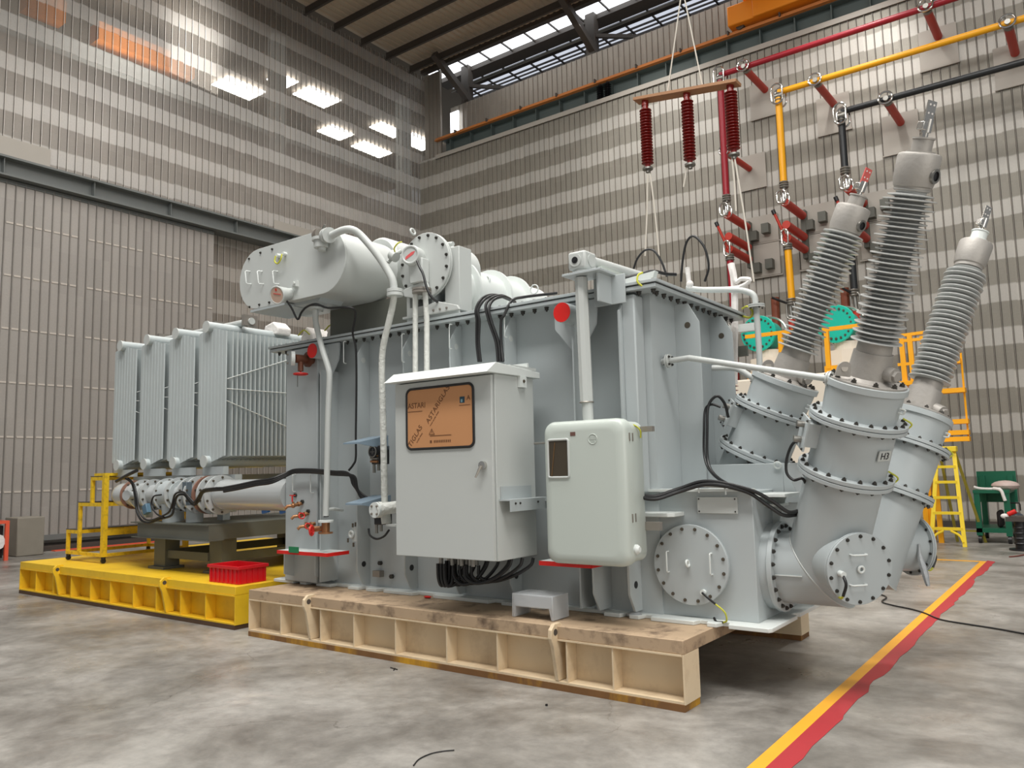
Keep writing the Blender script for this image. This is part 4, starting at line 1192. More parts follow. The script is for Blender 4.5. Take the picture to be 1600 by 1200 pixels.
for (a, b, c_, d_) in ((.02, .25, .62, .626), (.80, .96, .66, .665), (.36, .68, .20, .207), (.36, .39, .09, .13)):
    MB().box(wx0 + WW * a, wx0 + WW * b, yp - .0006, yp, wz0 + HH * c_ - .001, wz0 + HH * d_ + .001).build('printed_line', PRINT, dr, smooth=False)
for k in range(10): MB().box(wx0 + WW * (.42 + .026 * k), wx0 + WW * (.436 + .026 * k), yp - .0006, yp, wz0 + HH * .09, wz0 + HH * .13).build('printed_mark', PRINT, dr, smooth=False)
tri = [(wx0 + WW * .35, wz0 + HH * .23), (wx0 + WW * .43, wz0 + HH * .23), (wx0 + WW * .39, wz0 + HH * .32)]
m = MB(); m.tube([(a, yp, b) for a, b in tri], .0028, 4, True); m.build('printed_triangle', PRINT, dr, smooth=False)
MB().box(wx0 + WW * .386, wx0 + WW * .394, yp - .0008, yp, wz0 + HH * .25, wz0 + HH * .29).build('printed_mark', PRINT, dr, smooth=False)
m = MB(); m.box(wx0 + WW * .81, wx0 + WW * .88, yp - .0004, yp, wz0 + HH * .70, wz0 + HH * .80); m.build('printed_logo', M('logo_print', (40, 70, 84), .6), dr, smooth=False)
m = MB(); m.box(wx0 + WW * .825, wx0 + WW * .85, yp - .0008, yp, wz0 + HH * .71, wz0 + HH * .76); m.build('logo_square', M('logo_pale', (130, 170, 180), .6), dr, smooth=False)
# lever lock
h0 = AY(756, 727, YF - .012)
hd = MB().cyl(h0, h0 - V((0, .03, 0)), .032, 22).build('lock_boss', CHROME, dr)
m = MB(); q = h0 - V((0, .035, 0)); e = AY(743, 746, YF - .05)
m.tube([q, (q + e) / 2, e], [.013, .011, .008], 10); m.build('lever', CHROME, dr)
# cable glands and loops below
gl = thing('gland_plate', 'row of cable glands with black cable loops below the control cabinet', 'cables', (-4.2, 5.0, .62))
m = MB()
for k in range(10):
    x = -4.46 + k * .037 + (.01 if k % 2 else 0); m.cyl((x, 4.98 + .05 * (k % 3), .905), (x, 4.98 + .05 * (k % 3), .83), .018, 8)
m.build('cable_gland', STEEL, gl)
for k in range(9):
    x = -4.46 + k * .042; y = 4.98 + .04 * (k % 3); L = .26 - .008 * k; xe = x + .16 + .035 * k
    MB().tube(spline([(x, y, .83), (x + .01, y, .74), (x + .05 + .01 * k, y + .02, .66 + .006 * k), (x + (xe - x) * .7, y + .06, .68 + .01 * k), (xe, y + .1, .80 + .005 * k), (xe + .02, y + .12, .90)], 6), .014, 7).build('cable_loop', BLACK, gl)
for k in range(3):
    x = -4.47 + k * .035
    MB().tube(spline([(x, 4.95, .84), (x + .005, 4.95, .72), (x + .02, 4.97, .66), (x + .04, 5.0, .7), (x + .05, 5.0, .86)], 6), .015, 7).build('cable_loop', BLACK, gl)

# rounded drive box
t = thing('motor_drive_box', 'rounded greenish grey drive box with small dark window on the tank front', 'box', (-3.05, 5.1, .94))
yf = 4.95
bx0, bx1 = AY(850, 770, yf).x, AY(976, 770, yf).x; bz1 = AY(905, 658, yf).z; bz0 = AY(915, 884, yf).z
def softbox(x0, x1, z0, z1, r, steps, name, mat):
    m = MB(); rings = [rrect(x0 + i_, x1 - i_, z0 + i_, z1 - i_, max(r - i_ * .2, .01), y_) for (i_, y_) in steps]
    n = len(rings[0]); vs = [p for r_ in rings for p in r_]
    fs = [(k * n + i, k * n + (i + 1) % n, (k + 1) * n + (i + 1) % n, (k + 1) * n + i) for k in range(len(rings) - 1) for i in range(n)]
    fs += [tuple(range(n)), tuple(range((len(rings) - 1) * n, len(rings) * n))]
    m.add(vs, fs); return m.build(name, mat, t, ang=50)
body = softbox(bx0 + .01, bx1 + .0, bz0 + .02, bz1 - .01, .07, [(0.03, yf + .33), (.0, yf + .30), (0, yf + .13), (.0, yf + .12)], 'box_body', GREYG)
door = softbox(bx0 - .005, bx1 + .012, bz0, bz1 + .008, .085, [(.0, yf + .115), (0, yf + .05), (.006, yf + .03), (.02, yf + .014), (.045, yf + .004), (.07, yf), (.08, yf)], 'box_door', GREYG)
# window
u0, u1 = AY(857, 720, yf).x, AY(889, 720, yf).x; v1 = AY(873, 687, yf).z; v0 = AY(873, 746, yf).z
MB().prism(rrect(u0, u1, v0, v1, .012, yf - .003), (0, .006, 0)).build('window_pane', GLASSD, door)
m = MB(); m.tube(rrect(u0, u1, v0, v1, .016, yf - .003), .009, 8, True); m.build('window_frame', GREY2, door)
m = MB(); m.bar((u0 + .03, yf - .004, v0 + .01), (u0 + .065, yf - .004, v1 - .02), .002, .012, (0, -1, 0)); m.build('reading_strip', M('brown_strip', (120, 92, 60), .5), door)
c = AY(926, 686, yf)
m = MB(); m.torus((c.x, yf - .001, c.z), (0, 1, 0), .036, .003, 32, 6); m.box(c.x - .028, c.x + .028, yf - .003, yf, c.z - .003, c.z + .003); m.build('embossed_badge', GREYG, door)
text('WEG', (c.x - .022, yf - .003, c.z + .008), .02, GREY2, door, 'embossed_letters') if False else None
m = MB()
for k in range(3): m.box(c.x - .022 + k * .016, c.x - .012 + k * .016, yf - .003, yf, c.z + .008, c.z + .02); m.box(c.x - .022 + k * .016, c.x - .012 + k * .016, yf - .003, yf, c.z - .022, c.z - .01)
m.build('embossed_marks', GREYG, door)
a = AY(895, 678, yf); MB().box(a.x - .022, a.x + .022, yf - .003, yf + .001, a.z - .014, a.z + .014).build('maker_plate', M('brown_nameplate', (108, 78, 70), .4), door)
for zz in (bz1 - .13, bz0 + .34):
    MB().box(bx1 + .006, bx1 + .02, yf + .07, yf + .08, zz - .03, zz + .03).build('hinge_slot', BRK, t); MB().box(bx1 - .004, bx1 + .008, yf + .14, yf + .15, zz - .03, zz + .03).build('hinge_slot', BRK, t)
m = MB(); m.lathe((bx1 + .005, yf + .11, bz0 + .12), (1, 0, 0), [(0, .035), (.02, .035), (.04, .02)], 20); m.build('side_knob', WHITEP, t)
m = MB(); a = AY(835, 693, 5.1); m.cyl(a, (bx0 + .02, a.y, a.z), .009, 10); m.build('side_pin', STEEL, t)
m = MB(); m.box(bx1 + .0, bx1 + .1, 5.22, 5.26, bz1 - .09, bz1 - .05); m.box(bx1 + .0, bx1 + .12, 5.24, 5.28, bz0 + .24, bz0 + .30); m.build('mounting_lug', BRK, t)
MB().tube(spline([AY(982, 668, 5.15), AY(990, 664, 5.15), AY(1000, 672, 5.18), AY(1001, 684, 5.2)], 6), .006, 8).build('earth_wire', YGW, t)

# drive shaft: post, bevel gear, horizontal shaft
t = thing('gear_column', 'slim grey upright gear column with a square head at the tank top', 'shaft', (-3.1, 5.17, bz1))
c = AY(908, 412, 5.2); cx = c.x
MB().cyl((cx + .02, 5.2, bz1 - .02), (cx, 5.2, 2.52), .042, 20).build('lower_shaft', GREY2, t)
MB().cyl((cx + .01, 5.2, 2.10), (cx - .005, 5.2, 3.08), .052, 8).build('shaft_guard', GREY2, t)
m = MB(); m.torus((cx + .008, 5.2, 2.10), (0, 0, 1), .052, .006, 16, 6); m.build('clamp_ring', BRK, t)
g = MB().box(cx - .075, cx + .085, 5.12, 5.30, c.z - .06, c.z + .085).build('gear_housing', GREY2, t, bevel=.018)
m = MB(); m.lathe((cx - .0, 5.12, c.z + .01), (0, -1, 0), [(0, .05), (.012, .05), (.012, .042)], 28); m.build('gear_cover', GREY2, g)
MB().lathe((cx, 5.108, c.z + .01), (0, -1, 0), [(0, .026), (.006, .026), (.006, .012), (.01, .012)], 22).build('shaft_seal', BLACKM, g)
m = MB(); m.lathe((cx + .085, 5.21, c.z + .01), (1, 0, 0), [(0, .05), (.006, .05), (.006, .04)], 28); m.build('side_cover', GREY2, g)
MB().box(cx - .12, cx + .22, 5.10, 5.36, c.z - .105, c.z - .085).build('gear_shelf', GREY, t, bevel=.003)
MB().cyl((cx, 5.2, c.z - .09), (cx, 5.2, c.z - .06), .07, 20).build('gear_foot', GREY2, t)
m = MB(); m.box(cx + .16, cx + .18, 5.15, 5.36, c.z - .33, c.z - .1); m.box(cx + .02, cx + .3, 5.345, 5.36, c.z - .33, c.z - .1); m.build('shelf_bracket', GREY, t, bevel=.003)
e = AY(985, 436, 5.6)
m = MB(); m.cyl((cx + .05, 5.28, c.z + .02), (cx + .12, 6.05, c.z + .02), .045, 20); m.build('horizontal_shaft', GREY2, t)
m = MB(); m.box(cx + .09, cx + .13, 5.3, 6.0, c.z - .06, c.z - .02); m.build('shaft_tray', GREYG, t)
m = MB(); m.prism([(-2.98, 5.5, ZT + .055), (-2.7, 5.5, ZT + .055), (-2.66, 5.5, ZT + .15), (-2.98, 5.5, ZT + .12)], (0, .06, 0)); tag(m.build('lifting_plate', WHITEP), 'pale angled plate on the tank cover near its right corner', 'plate')

# small relay housings on the left, with blue-grey hoods
for k, (px, py, nm) in enumerate(((588, 706, 'upper'), (592, 800, 'lower'))):
    c = AY(px, py, 5.3)
    t = thing('thermometer', '%s black dial thermometer under a blue-grey hood, left of the cabinet' % nm, 'thermometer', (c.x, 5.3, c.z - .1), 'dial thermometers')
    m = MB(); m.prism([(c.x - .22, 5.08, c.z + .075), (c.x + .0, 5.08, c.z + .075), (c.x + .06, 5.4, c.z + .14), (c.x - .18, 5.4, c.z + .14)], (0, 0, .016))
    m.prism([(c.x + .0, 5.08, c.z + .075), (c.x + .06, 5.4, c.z + .14), (c.x + .06, 5.4, c.z + .02)], (-.012, 0, 0)); m.build('rain_hood', BLUEP, t)
    m = MB(); m.box(c.x - .05, c.x + .06, 5.28, 5.42, c.z - .12, c.z + .06); m.build('housing', BLACKM, t, bevel=.01)
    m = MB(); m.cyl((c.x - .0, 5.28, c.z + .0), (c.x, 5.25, c.z), .06, 28); m.build('dial_case', BLACKM, t)
    m = MB(); m.torus((c.x, 5.248, c.z), (0, 1, 0), .05, .005, 28, 6); m.bar((c.x - .03, 5.247, c.z), (c.x + .03, 5.247, c.z), .004, .004, (0, -1, 0)); m.bar((c.x, 5.247, c.z - .02), (c.x + .01, 5.247, c.z + .03), .004, .004, (0, -1, 0)); m.build('dial_ring', STEEL, t)
    MB().cyl((c.x - .03, 5.30, c.z - .11), (c.x - .03, 5.3, c.z - .2), .015, 10).build('gland', STEEL, t); MB().cyl((c.x + .03, 5.30, c.z - .11), (c.x + .03, 5.3, c.z - .18), .015, 10).build('gland', STEEL, t)
    if k == 0:
        for j in range(3): MB().cyl((c.x - .045, 5.27, c.z - .03 - .03 * j), (c.x + .05, 5.27, c.z - .035 - .03 * j), .012, 8).build('terminal', STEEL if j % 2 else BRASS, t)

# ================================================================== CONSERVATOR AND TOP GEAR
t = thing('conservator', 'pale grey oval conservator drum at the tank top, left end', 'conservator', (-6.4, 5.3, 3.36))
cy = 4.98
cxa, cxb = -7.33, -5.63; cz0, cz1 = 3.36, 3.985; R = (cz1 - cz0) / 2


def obround(x0, x1, z0, z1, y, n=14):
    R = (z1 - z0) / 2; c = (z0 + z1) / 2; out = []
    for i in range(n + 1):
        a = math.pi / 2 + math.pi * i / n; out.append((x0 + R + R * math.cos(a), y, c + R * math.sin(a)))
    for i in range(n + 1):
        a = -math.pi / 2 + math.pi * i / n; out.append((x1 - R + R * math.cos(a), y, c + R * math.sin(a)))
    return out


MB().prism(obround(cxa + .015, cxb - .0, cz0 + .0, cz1, cy + .02), (0, 0.68, 0)).build('drum', GREY2, t)
ep = MB().prism(obround(cxa, cxb - .0, cz0 - .01, cz1 + .01, cy), (0, .02, 0)).build('end_plate', GREY2, t, bevel=.003)
MB().box(cxa + .2, -6.55, cy - .0, cy + .5, cz0 - .035, cz0 - .01).build('lower_flange', GREY, t)
for k in range(4): bolt_at(ep, (-7.14 + k * .17, cy, cz0 + .025), (0, -1, 0), .011, .016, BOLTD)
for k in range(3): bolt_at(ep, (-7.16 + k * .2, cy, cz1 - .04 - (.03 if k == 0 else 0)), (0, -1, 0), .011, .016, BOLTD)
m = MB()
for px in (391, 410, 434):
    a = AY(px, 424, cy); b = AY(px + 2, 444, cy); handle(m, a, b, (-.02, -.05, 0), .006)
m.build('handle', WHITEP, ep)
c = AY(437, 400, cy)
m = MB(); m.cyl(c, c - V((0, .04, 0)), .022, 14); m.cyl(c + V((.1, 0, 0)), c + V((.1, -.04, 0)), .02, 14); m.build('earth_stud', WHITEP, ep)
MB().tube(spline([c + V((0, -.05, -.01)), c + V((.0, -.06, -.07)), c + V((.05, -.06, -.1)), c + V((.1, -.06, -.06)), c + V((.1, -.05, -.01))], 6), .008, 8).build('earth_wire', YGW, ep)
MB().lathe(AY(590, 412, 5.7), (0, 1, 0), [(0, .26), (.03, .285), (.6, .285)], 40).build('rear_drum', GREY2, t)
# level gauge
g = thing('level_gauge', 'round oil level gauge below the conservator end plate', 'gauge', AY(440, 470, 4.9))
a = AY(433, 461, 4.80); d = V((.17, -.94, -.25)).normalized(); b = a - d * .22
MB().lathe(b, d, [(0, .055), (.06, .06), ((a - b).length - .03, .085), ((a - b).length, .09)], 32).build('gauge_case', GREY2, g)
MB().lathe(a, d, [(-.004, .08), (.003, .08)], 32).build('dial', M('amber_dial', (196, 168, 150), .25), g)
m = MB(); m.torus(a, d, .085, .009, 32, 6); m.build('bezel', GREY2, g)
m = MB(); e1, e2, _ = frame(d)
m.bar(a + d * .005 - e1 * .05, a + d * .005 + e1 * .04 + e2 * .02, .006, .006); m.bar(a + d * .005 + e2 * .04, a + d * .005 + e2 * .065, .02, .004); m.build('pointer', M('salmon_pointer', (200, 70, 60), .5), g)
m = MB(); c = AY(465, 445, 5.0); m.box(c.x - .02, c.x + .045, 4.94, 5.0, c.z - .03, c.z + .03); m.cyl((c.x + .02, 4.94, c.z), (c.x + .02, 4.92, c.z), .02, 12); m.build('bracket', GREY2, g)
cable('black cable dropping from the level gauge and running down the tank front', [AY(448, 470, 4.9), AY(456, 482, 4.95), AY(465, 499, 5.0), AY(471, 488, 5.0), AY(480, 479, 5.0), AY(494, 475, 5.02), AY(512, 481, 5.05), AY(540, 480, 5.1), AY(553, 483, 5.15), AY(555, 495, 5.2), AY(551, 520, 5.25), AY(556, 545, 5.28), AY(557, 600, 5.3), AY(556, 680, 5.3), AY(556, 715, 5.3), AY(552, 726, 5.28), AY(545, 735, 5.27)], .011, sp=5)
# vent pipe with valve from the drum top to the flange on the right
v0 = AY(505, 368, 5.05)
t = thing('vent_pipe', 'bent pale pipe with valve over the conservator, ending in a taped drop pipe', 'pipe', AY(612, 600, 5.25))
pts = [AY(518, 368, 4.88), AY(535, 360, 4.9), AY(550, 359, 4.93), AY(565, 369, 4.99), AY(588, 396, 5.05), AY(604, 420, 5.1), AY(613, 437, 5.12), AY(616, 452, 5.13)]
MB().tube(spline(pts, 6), .036, 14).build('bent_pipe', GREY2, t)
f = MB(); c = AY(617, 452, 5.13); f.cyl(c - V((0, 0, .03)), c, .075, 24); f.cyl(c - V((0, 0, .065)), c - V((0, 0, .035)), .075, 24); f.build('pipe_flange', GREY2, t)
c = AY(511, 368, 4.9)
f = MB(); d = (AY(522, 366, 4.86) - AY(500, 370, 4.94)).normalized(); f.lathe(c - d * .03, d, [(0, .07), (.03, .07), (.03, .04), (.06, .04), (.06, .075), (.09, .075)], 22); f.build('valve_body', GREY2, t)
c = AY(499, 367, 4.94); f = MB(); f.lathe(c - d * .04, d, [(0, .065), (.025, .065), (.025, .045), (.06, .045), (.06, .06), (.08, .06)], 22); f.build('valve_gate', BRK, t)
f = MB(); f.cyl(AY(503, 378, 4.93), AY(503, 392, 4.93), .04, 16); f.lathe(AY(502, 372, 4.93), (0, 0, -1), [(0, .09), (.03, .09), (.03, .075), (.1, .07)], 22); f.build('valve_neck', GREY2, t)
m = MB(); m.bar(AY(502, 362, 4.93), AY(508, 351, 4.93), .02, .012); m.build('valve_lever', STEEL, t)
MB().tube(spline([AY(616, 460, 5.13), AY(613, 480, 5.15), AY(606, 510, 5.16), AY(600, 535, 5.17), AY(597, 560, 5.18), AY(597, 600, 5.18), AY(599, 680, 5.18), AY(601, 790, 5.18)], 5), .031, 12).build('taped_pipe', TAPEW, t)
# blank valve at its foot
t = thing('sampling_valve', 'white blank-flanged valve at the foot of the taped pipe', 'valve', AY(592, 812, 5.15))
c = AY(585, 797, 5.0)
f = MB(); f.cyl(c, c + V((0, .025, 0)), .07, 28); f.build('blank_flange', WHITEP, t)
for a in range(4):
    q = c + V((math.cos(a * math.pi / 2 + .78) * .048, 0, math.sin(a * math.pi / 2 + .78) * .048)); bolt_at(t, q, (0, -1, 0), .01, .014, BRK)
f = MB(); f.cyl(c + V((0, .02, 0)), c + V((.1, .2, .02)), .055, 24); f.cyl(c + V((.0, .04, 0)), c + V((.01, .07, 0)), .072, 24); f.cyl(AY(600, 785, 5.15), AY(604, 818, 5.15), .045, 18); f.build('valve_body', TAPEW, t)
f = MB(); f.box(c.x + .04, c.x + .17, 5.1, 5.2, c.z - .15, c.z - .13); f.build('support_bracket', GREY2, t)
cable('short black cable loop under the white blank-flanged valve', [AY(576, 826, 5.15), AY(578, 836, 5.14), AY(588, 842, 5.13), AY(600, 838, 5.13), AY(608, 828, 5.14)], .010)

# second drop pipe from the conservator shoe
t = thing('drop_pipe', 'grey bent drain pipe from the conservator shoe down the tank to the flanged valve', 'pipe', AY(507, 820, 5.25))
MB().tube(spline([AY(493, 480, 5.2), AY(493, 500, 5.2), AY(497, 520, 5.2), AY(505, 550, 5.2), AY(512, 572, 5.2), AY(515, 590, 5.2), AY(513, 640, 5.2), AY(511, 740, 5.2), AY(509, 806, 5.2)], 5), .030, 12).build('pipe_run', GREY2, t)
c = AY(493, 484, 5.2); f = MB(); f.cyl(c, c + V((0, 0, .02)), .085, 22); f.cyl(c + V((0, 0, .03)), c + V((0, 0, .05)), .085, 22); f.build('pipe_flange', GREY2, t)
MB().prism([(c.x - .45, 5.1, 3.36), (c.x + .2, 5.1, 3.36), (c.x + .16, 5.1, c.z + .05), (c.x - .16, 5.1, c.z + .05)], (0, .3, 0)).build('drum_shoe', GREY, t)
c = AY(509, 816, 5.2); f = MB(); f.cyl(c, c + V((0, 0, .02)), .075, 24); f.build('pipe_flange', WHITEP, t)
f = MB(); f.cyl(c - V((0, 0, .11)), c - V((0, 0, .095)), .07, 24); f.cyl(c - V((0, 0, .1)), c, .04, 16); f.cyl(c - V((0, 0, .06)), c - V((.17, .06, .07)), .028, 14); f.build('valve_body', BRASS, t)
c2 = AY(487, 829, 5.1)
f = MB(); f.torus(c2, (-1, -.5, 0), .045, .011, 24, 8)
e1, e2, _ = frame((-1, -.5, 0))
for k in range(5):
    a = k * 2 * math.pi / 5; f.tube([c2, c2 + (e1 * math.cos(a) + e2 * math.sin(a)) * .043], .009, 6)
f.build('hand_wheel', REDV, t)
MB().tube([AY(508, 797, 5.22), AY(520, 795, 5.3), AY(535, 797, 5.5)], .016, 10).build('pipe_bracket', GREY2, t)
# three bronze taps, stepping down
for k, (px, py, nm) in enumerate(((458, 790, 'topmost'), (468, 806, 'middle'), (478, 822, 'lowest'))):
    c = AY(px, py, 5.28)
    t = thing('bronze_tap', '%s of three bronze taps on the left of the tank front' % nm, 'tap', c - V((0, 0, .05)), 'bronze taps on the tank front')
    m = MB(); m.cyl(c + V((.02, .1, .02)), c, .018, 14); m.cyl(c + V((.012, .05, .012)), c + V((.016, .065, .016)), .028, 6); m.sph(c, .026, 14)
    m.tube([c, c + V((-.03, -.05, -.005)), c + V((-.045, -.07, -.03))], .016, 12); m.cyl(c, c + V((0, 0, .04)), .013, 12); m.build('tap_body', BRASS, t)
    if k == 0:
        m = MB(); m.cyl(c + V((-.015, 0, .04)), c + V((-.015, 0, .1)), .008, 8); m.bar(c + V((-.055, 0, .105)), c + V((.03, 0, .105)), .012, .01); m.build('tap_handle', REDV, t)
    else:
        m = MB(); m.torus(c + V((.035, .0, .0)), (1, -.3, .4), .03, .007, 16, 6); m.build('tap_handle', REDV, t)
# top-left bronze valve with red wheel
c = AY(466, 556, 5.2)
t = thing('gate_valve', 'bronze gate valve with red handwheel under the cover, far left corner', 'valve', c - V((0, 0, .2)))
a = AY(455, 560, 5.15)
f = MB(); f.cyl(a, a + V((.02, .03, 0)), .075, 26); f.build('blank_flange', WHITEP, t)
for q in ((.05, .045), (-.05, .045), (.05, -.045), (-.05, -.045)): bolt_at(t, a + V((q[0], -.002, q[1])), (0, -1, 0), .01, .014, BRK)
f = MB(); f.cyl(a + V((.02, .03, 0)), a + V((.07, .3, 0)), .045, 20); f.cyl(a + V((.05, .16, 0)), a + V((.055, .19, 0)), .08, 26); f.cyl(a + V((.04, .09, -.03)), a + V((.04, .09, -.13)), .03, 14); f.build('valve_body', M('rusty_bronze', (112, 70, 52), .5, .3), t)
q = a + V((.04, .09, -.16)); f = MB(); f.torus(q, (0, 0, 1), .07, .009, 26, 8); f.bar(q - V((.07, 0, 0)), q + V((.07, 0, 0)), .014, .01); f.cyl(q, q + V((0, 0, .04)), .01, 8); f.build('hand_wheel', REDV, t)
MB().cyl(q + V((-.05, 0, 0)), q + V((-.05, 0, -.13)), .005, 6).build('locking_pin', STEEL, t)

# gasketed disc with dial, and its saddle
c = AY(663, 415, 5.35); Rr = .315
t = thing('oil_drum_head', 'round bolted drum head with dial gauge above the tank cover', 'drum', (c.x, 5.4, ZT + .06))
h = MB().lathe((c.x, 5.35, c.z), (0, 1, 0), [(0, Rr), (.02, Rr), (.02, Rr - .01), (.026, Rr - .01), (.026, Rr), (.045, Rr)], 56).build('head_plate', GREY2, t, bevel=.003)
MB().lathe((c.x, 5.38, c.z), (0, 1, 0), [(0, Rr - .06), (.5, Rr - .06)], 48).build('drum', GREY2, t)
bolt_ring(h, (c.x, 5.35, c.z), (0, -1, 0), Rr - .03, 16, .013, .02, BOLTD)
g = AY(641, 398, 5.2)
m = MB(); m.lathe(g, (-.33, .92, .03), [(-.0, .083), (.02, .095), (.17, .1)], 36); gc = m.build('gauge_case', GREY2, t)
MB().prism([(g.x - .08, 5.25, g.z - .03), (g.x + .1, 5.25, g.z - .03), (g.x + .1, 5.25, g.z - .26), (g.x - .06, 5.25, g.z - .26)], (0, .1, 0)).build('gauge_neck', GREY2, t, bevel=.01)
m = MB(); m.torus(g, (-.33, .92, .03), .08, .011, 36, 8); m.build('bezel', GREY2, gc)
MB().lathe(g, (-.33, .92, .03), [(.004, .076), (.01, .076)], 32).build('dial', M('white_dial', (226, 222, 218), .25), gc)
fd = V((.33, -.92, -.03)).normalized(); fx = V((0, 0, 1)).cross(fd).normalized() * -1; fx = fx if fx.dot(CR) > 0 else -fx; fz = V((0, 0, 1))
MB().prism([g + fd * .001 + fx * a_ + fz * b_ for a_, b_ in ((-.05, -.045), (.03, 0), (.05, .03), (.015, .025), (-.045, -.015))], fd * .002).build('red_pointer', M('pink_red_pointer', (214, 92, 92), .5), gc)
m = MB(); m.box(c.x + .19, c.x + .37, 5.42, 5.6, ZT + .1, c.z + .14); m.build('saddle_plate', GREY2, t, bevel=.006)
m = MB(); m.box(c.x - .30, c.x - .26, 5.42, 5.6, ZT + .06, c.z - .1); m.box(c.x - .34, c.x + .36, 5.4, 5.62, ZT + .1, ZT + .12); m.box(c.x - .3, c.x + .36, 5.42, 5.44, ZT + .055, ZT + .2); m.build('saddle_frame', GREY2, t)
m = MB(); m.prism([(c.x + .12, 5.25, ZT + .06), (c.x + .5, 5.25, ZT + .06), (c.x + .48, 5.25, ZT + .10), (c.x + .24, 5.25, ZT + .17), (c.x + .12, 5.25, ZT + .15)], (0, .03, 0)); e = m.build('foot_plate', GREY2, t, bevel=.004)
for q in (.2, .28, .36): bolt_at(e, (c.x + q, 5.25, ZT + .09), (0, -1, 0), .01, .014, BRK)
m = MB(); m.cyl(AY(687, 383, 5.5), AY(708, 381, 5.5), .022, 14); m.build('side_pin', GREY2, t)
m = MB(); m.torus(AY(645, 362, 5.33), (1, 0, .3), .03, .01, 18, 8); m.build('lifting_eye', GREY2, t)
m = MB(); m.tube([AY(606, 410, 5.25), AY(616, 398, 5.3), AY(628, 392, 5.34)], .022, 12); m.cyl(AY(612, 398, 5.26), AY(619, 402, 5.26), .05, 18); m.build('side_pipe', GREY2, t)
MB().tube(spline([AY(618, 396, 5.25), AY(616, 388, 5.22), AY(622, 380, 5.22), AY(628, 378, 5.25)], 5), .007, 8).build('earth_wire', YGW, t)
m = MB(); m.prism([(c.x - .22, 5.28, c.z - .21), (c.x + .06, 5.28, c.z - .17), (c.x + .08, 5.28, c.z - .24), (c.x - .05, 5.28, c.z - .32), (c.x - .2, 5.28, c.z - .28)], (0, .06, 0)); m.build('lower_nozzle', GREY2, t, bevel=.006)
f = MB(); q = AY(659, 451, 5.25); f.cyl(q - V((0, 0, .02)), q, .09, 24); f.cyl(q - V((0, 0, .045)), q - V((0, 0, .025)), .09, 24); f.build('pipe_flange', BRK, t)
cable('black cable from the dial gauge down behind the drum saddle', [AY(652, 408, 5.2), AY(656, 418, 5.18), AY(661, 428, 5.18), AY(667, 450, 5.18), AY(675, 465, 5.2), AY(684, 472, 5.25)], .012)
for k, (x0, x1, nm) in enumerate(((649, 649, 'left'), (664, 667, 'right'))):
    MB().tube([AY(x0, 455, 5.25), AY(x1, 500, 5.25), AY(x1 + (0 if k else 0), 585, 5.2)], .026, 12).build('taped_pipe', TAPEW)
    tag(COL.objects[-1], '%s one of two taped pipes running down behind the cabinet top' % nm, 'pipe', 'taped pipes behind the cabinet')
# wide oil drum receding over the cover behind
t = thing('oil_expansion_pipe', 'fat white-grey ribbed oil pipe receding across the tank cover', 'pipe', (-4.7, 6.6, 3.05))
q = AY(713, 456, 5.75)
MB().lathe((q.x, 5.62, q.z), (0, 1, 0), [(0, .25), (1.4, .25)], 36).build('pipe_barrel', WHITEP, t)
for (px, yy) in ((748, 0), (797, 0), (828, 0)):
    dd = ray(px, 452); yy = (q.x + .29) * dd.y / dd.x
    MB().lathe((q.x, yy, q.z), (0, 1, 0), [(0, .31), (.03, .31)], 40).build('ring_flange', WHITEP, t)
m = MB(); m.torus(AY(762, 438, 6.0), (.4, 1, 0), .04, .01, 20, 8); m.build('lifting_eye', WHITEP, t)
MB().box(q.x - .1, q.x + .1, 5.7, 7.0, ZT + .05, q.z - .15).build('saddle', GREY, t)
# bits on the cover
MB().box(-3.72, -3.5, 5.7, 5.9, ZT + .055, ZT + .13).build('junction_box', STEEL); tag(COL.objects[-1], 'small steel junction box on the tank cover left of the gear head', 'box')
MB().box(-3.42, -3.12, 5.75, 5.95, ZT + .055, ZT + .12).build('wrapped_flange', CLOTH); tag(COL.objects[-1], 'white wrapped fitting on the tank cover beside the junction box', 'fitting')
m = MB(); q = AY(835, 452, 5.6); m.torus(q, (0, 1, 0), .04, .006, 20, 6); tag(m.build('lifting_ring', WHITEP), 'thin pale wire ring on the cover left of the junction box', 'ring')
m = MB(); m.box(-4.55, -4.0, 5.75, 5.85, ZT + .055, ZT + .10); tag(m.build('cable_tray', WHITEP), 'pale cable tray on the tank cover near the cable bundles', 'tray')
for i, (b, nm) in ((1, (.12, 'left')), (2, (.13, 'right'))):
    x = AY((430, 478, 520)[i], 518, 5.75).x
    m = MB(); m.prism([(x - b, 5.75, ZT + .055), (x + b, 5.75, ZT + .055), (x + b * .8, 5.75, ZT + .22), (x, 5.75, ZT + .32), (x - b * .8, 5.75, ZT + .2)], (0, .3, 0))
    o = m.build('cloth_wrapped_fitting', CLOTH, bevel=.02); tag(o, '%s white cloth-wrapped fitting on the cover behind the left corner' % nm, 'fitting')
    MB().tube(spline([(x - .1, 5.72, ZT + .22), (x, 5.72, ZT + .27), (x + .1, 5.72, ZT + .21)], 5), .008, 6).build('yellow_tie', YGW, o)
m = MB(); m.prism([(-9.02, 6.5, 3.50), (-8.7, 6.5, 3.47), (-8.68, 6.5, 3.56), (-8.8, 6.5, 3.66), (-8.98, 6.5, 3.62)], (0, .22, 0)); tag(m.build('cloth_wrapped_coupling', CLOTH, bevel=.02), 'white cloth-wrapped coupling on top of the rightmost radiator', 'coupling')
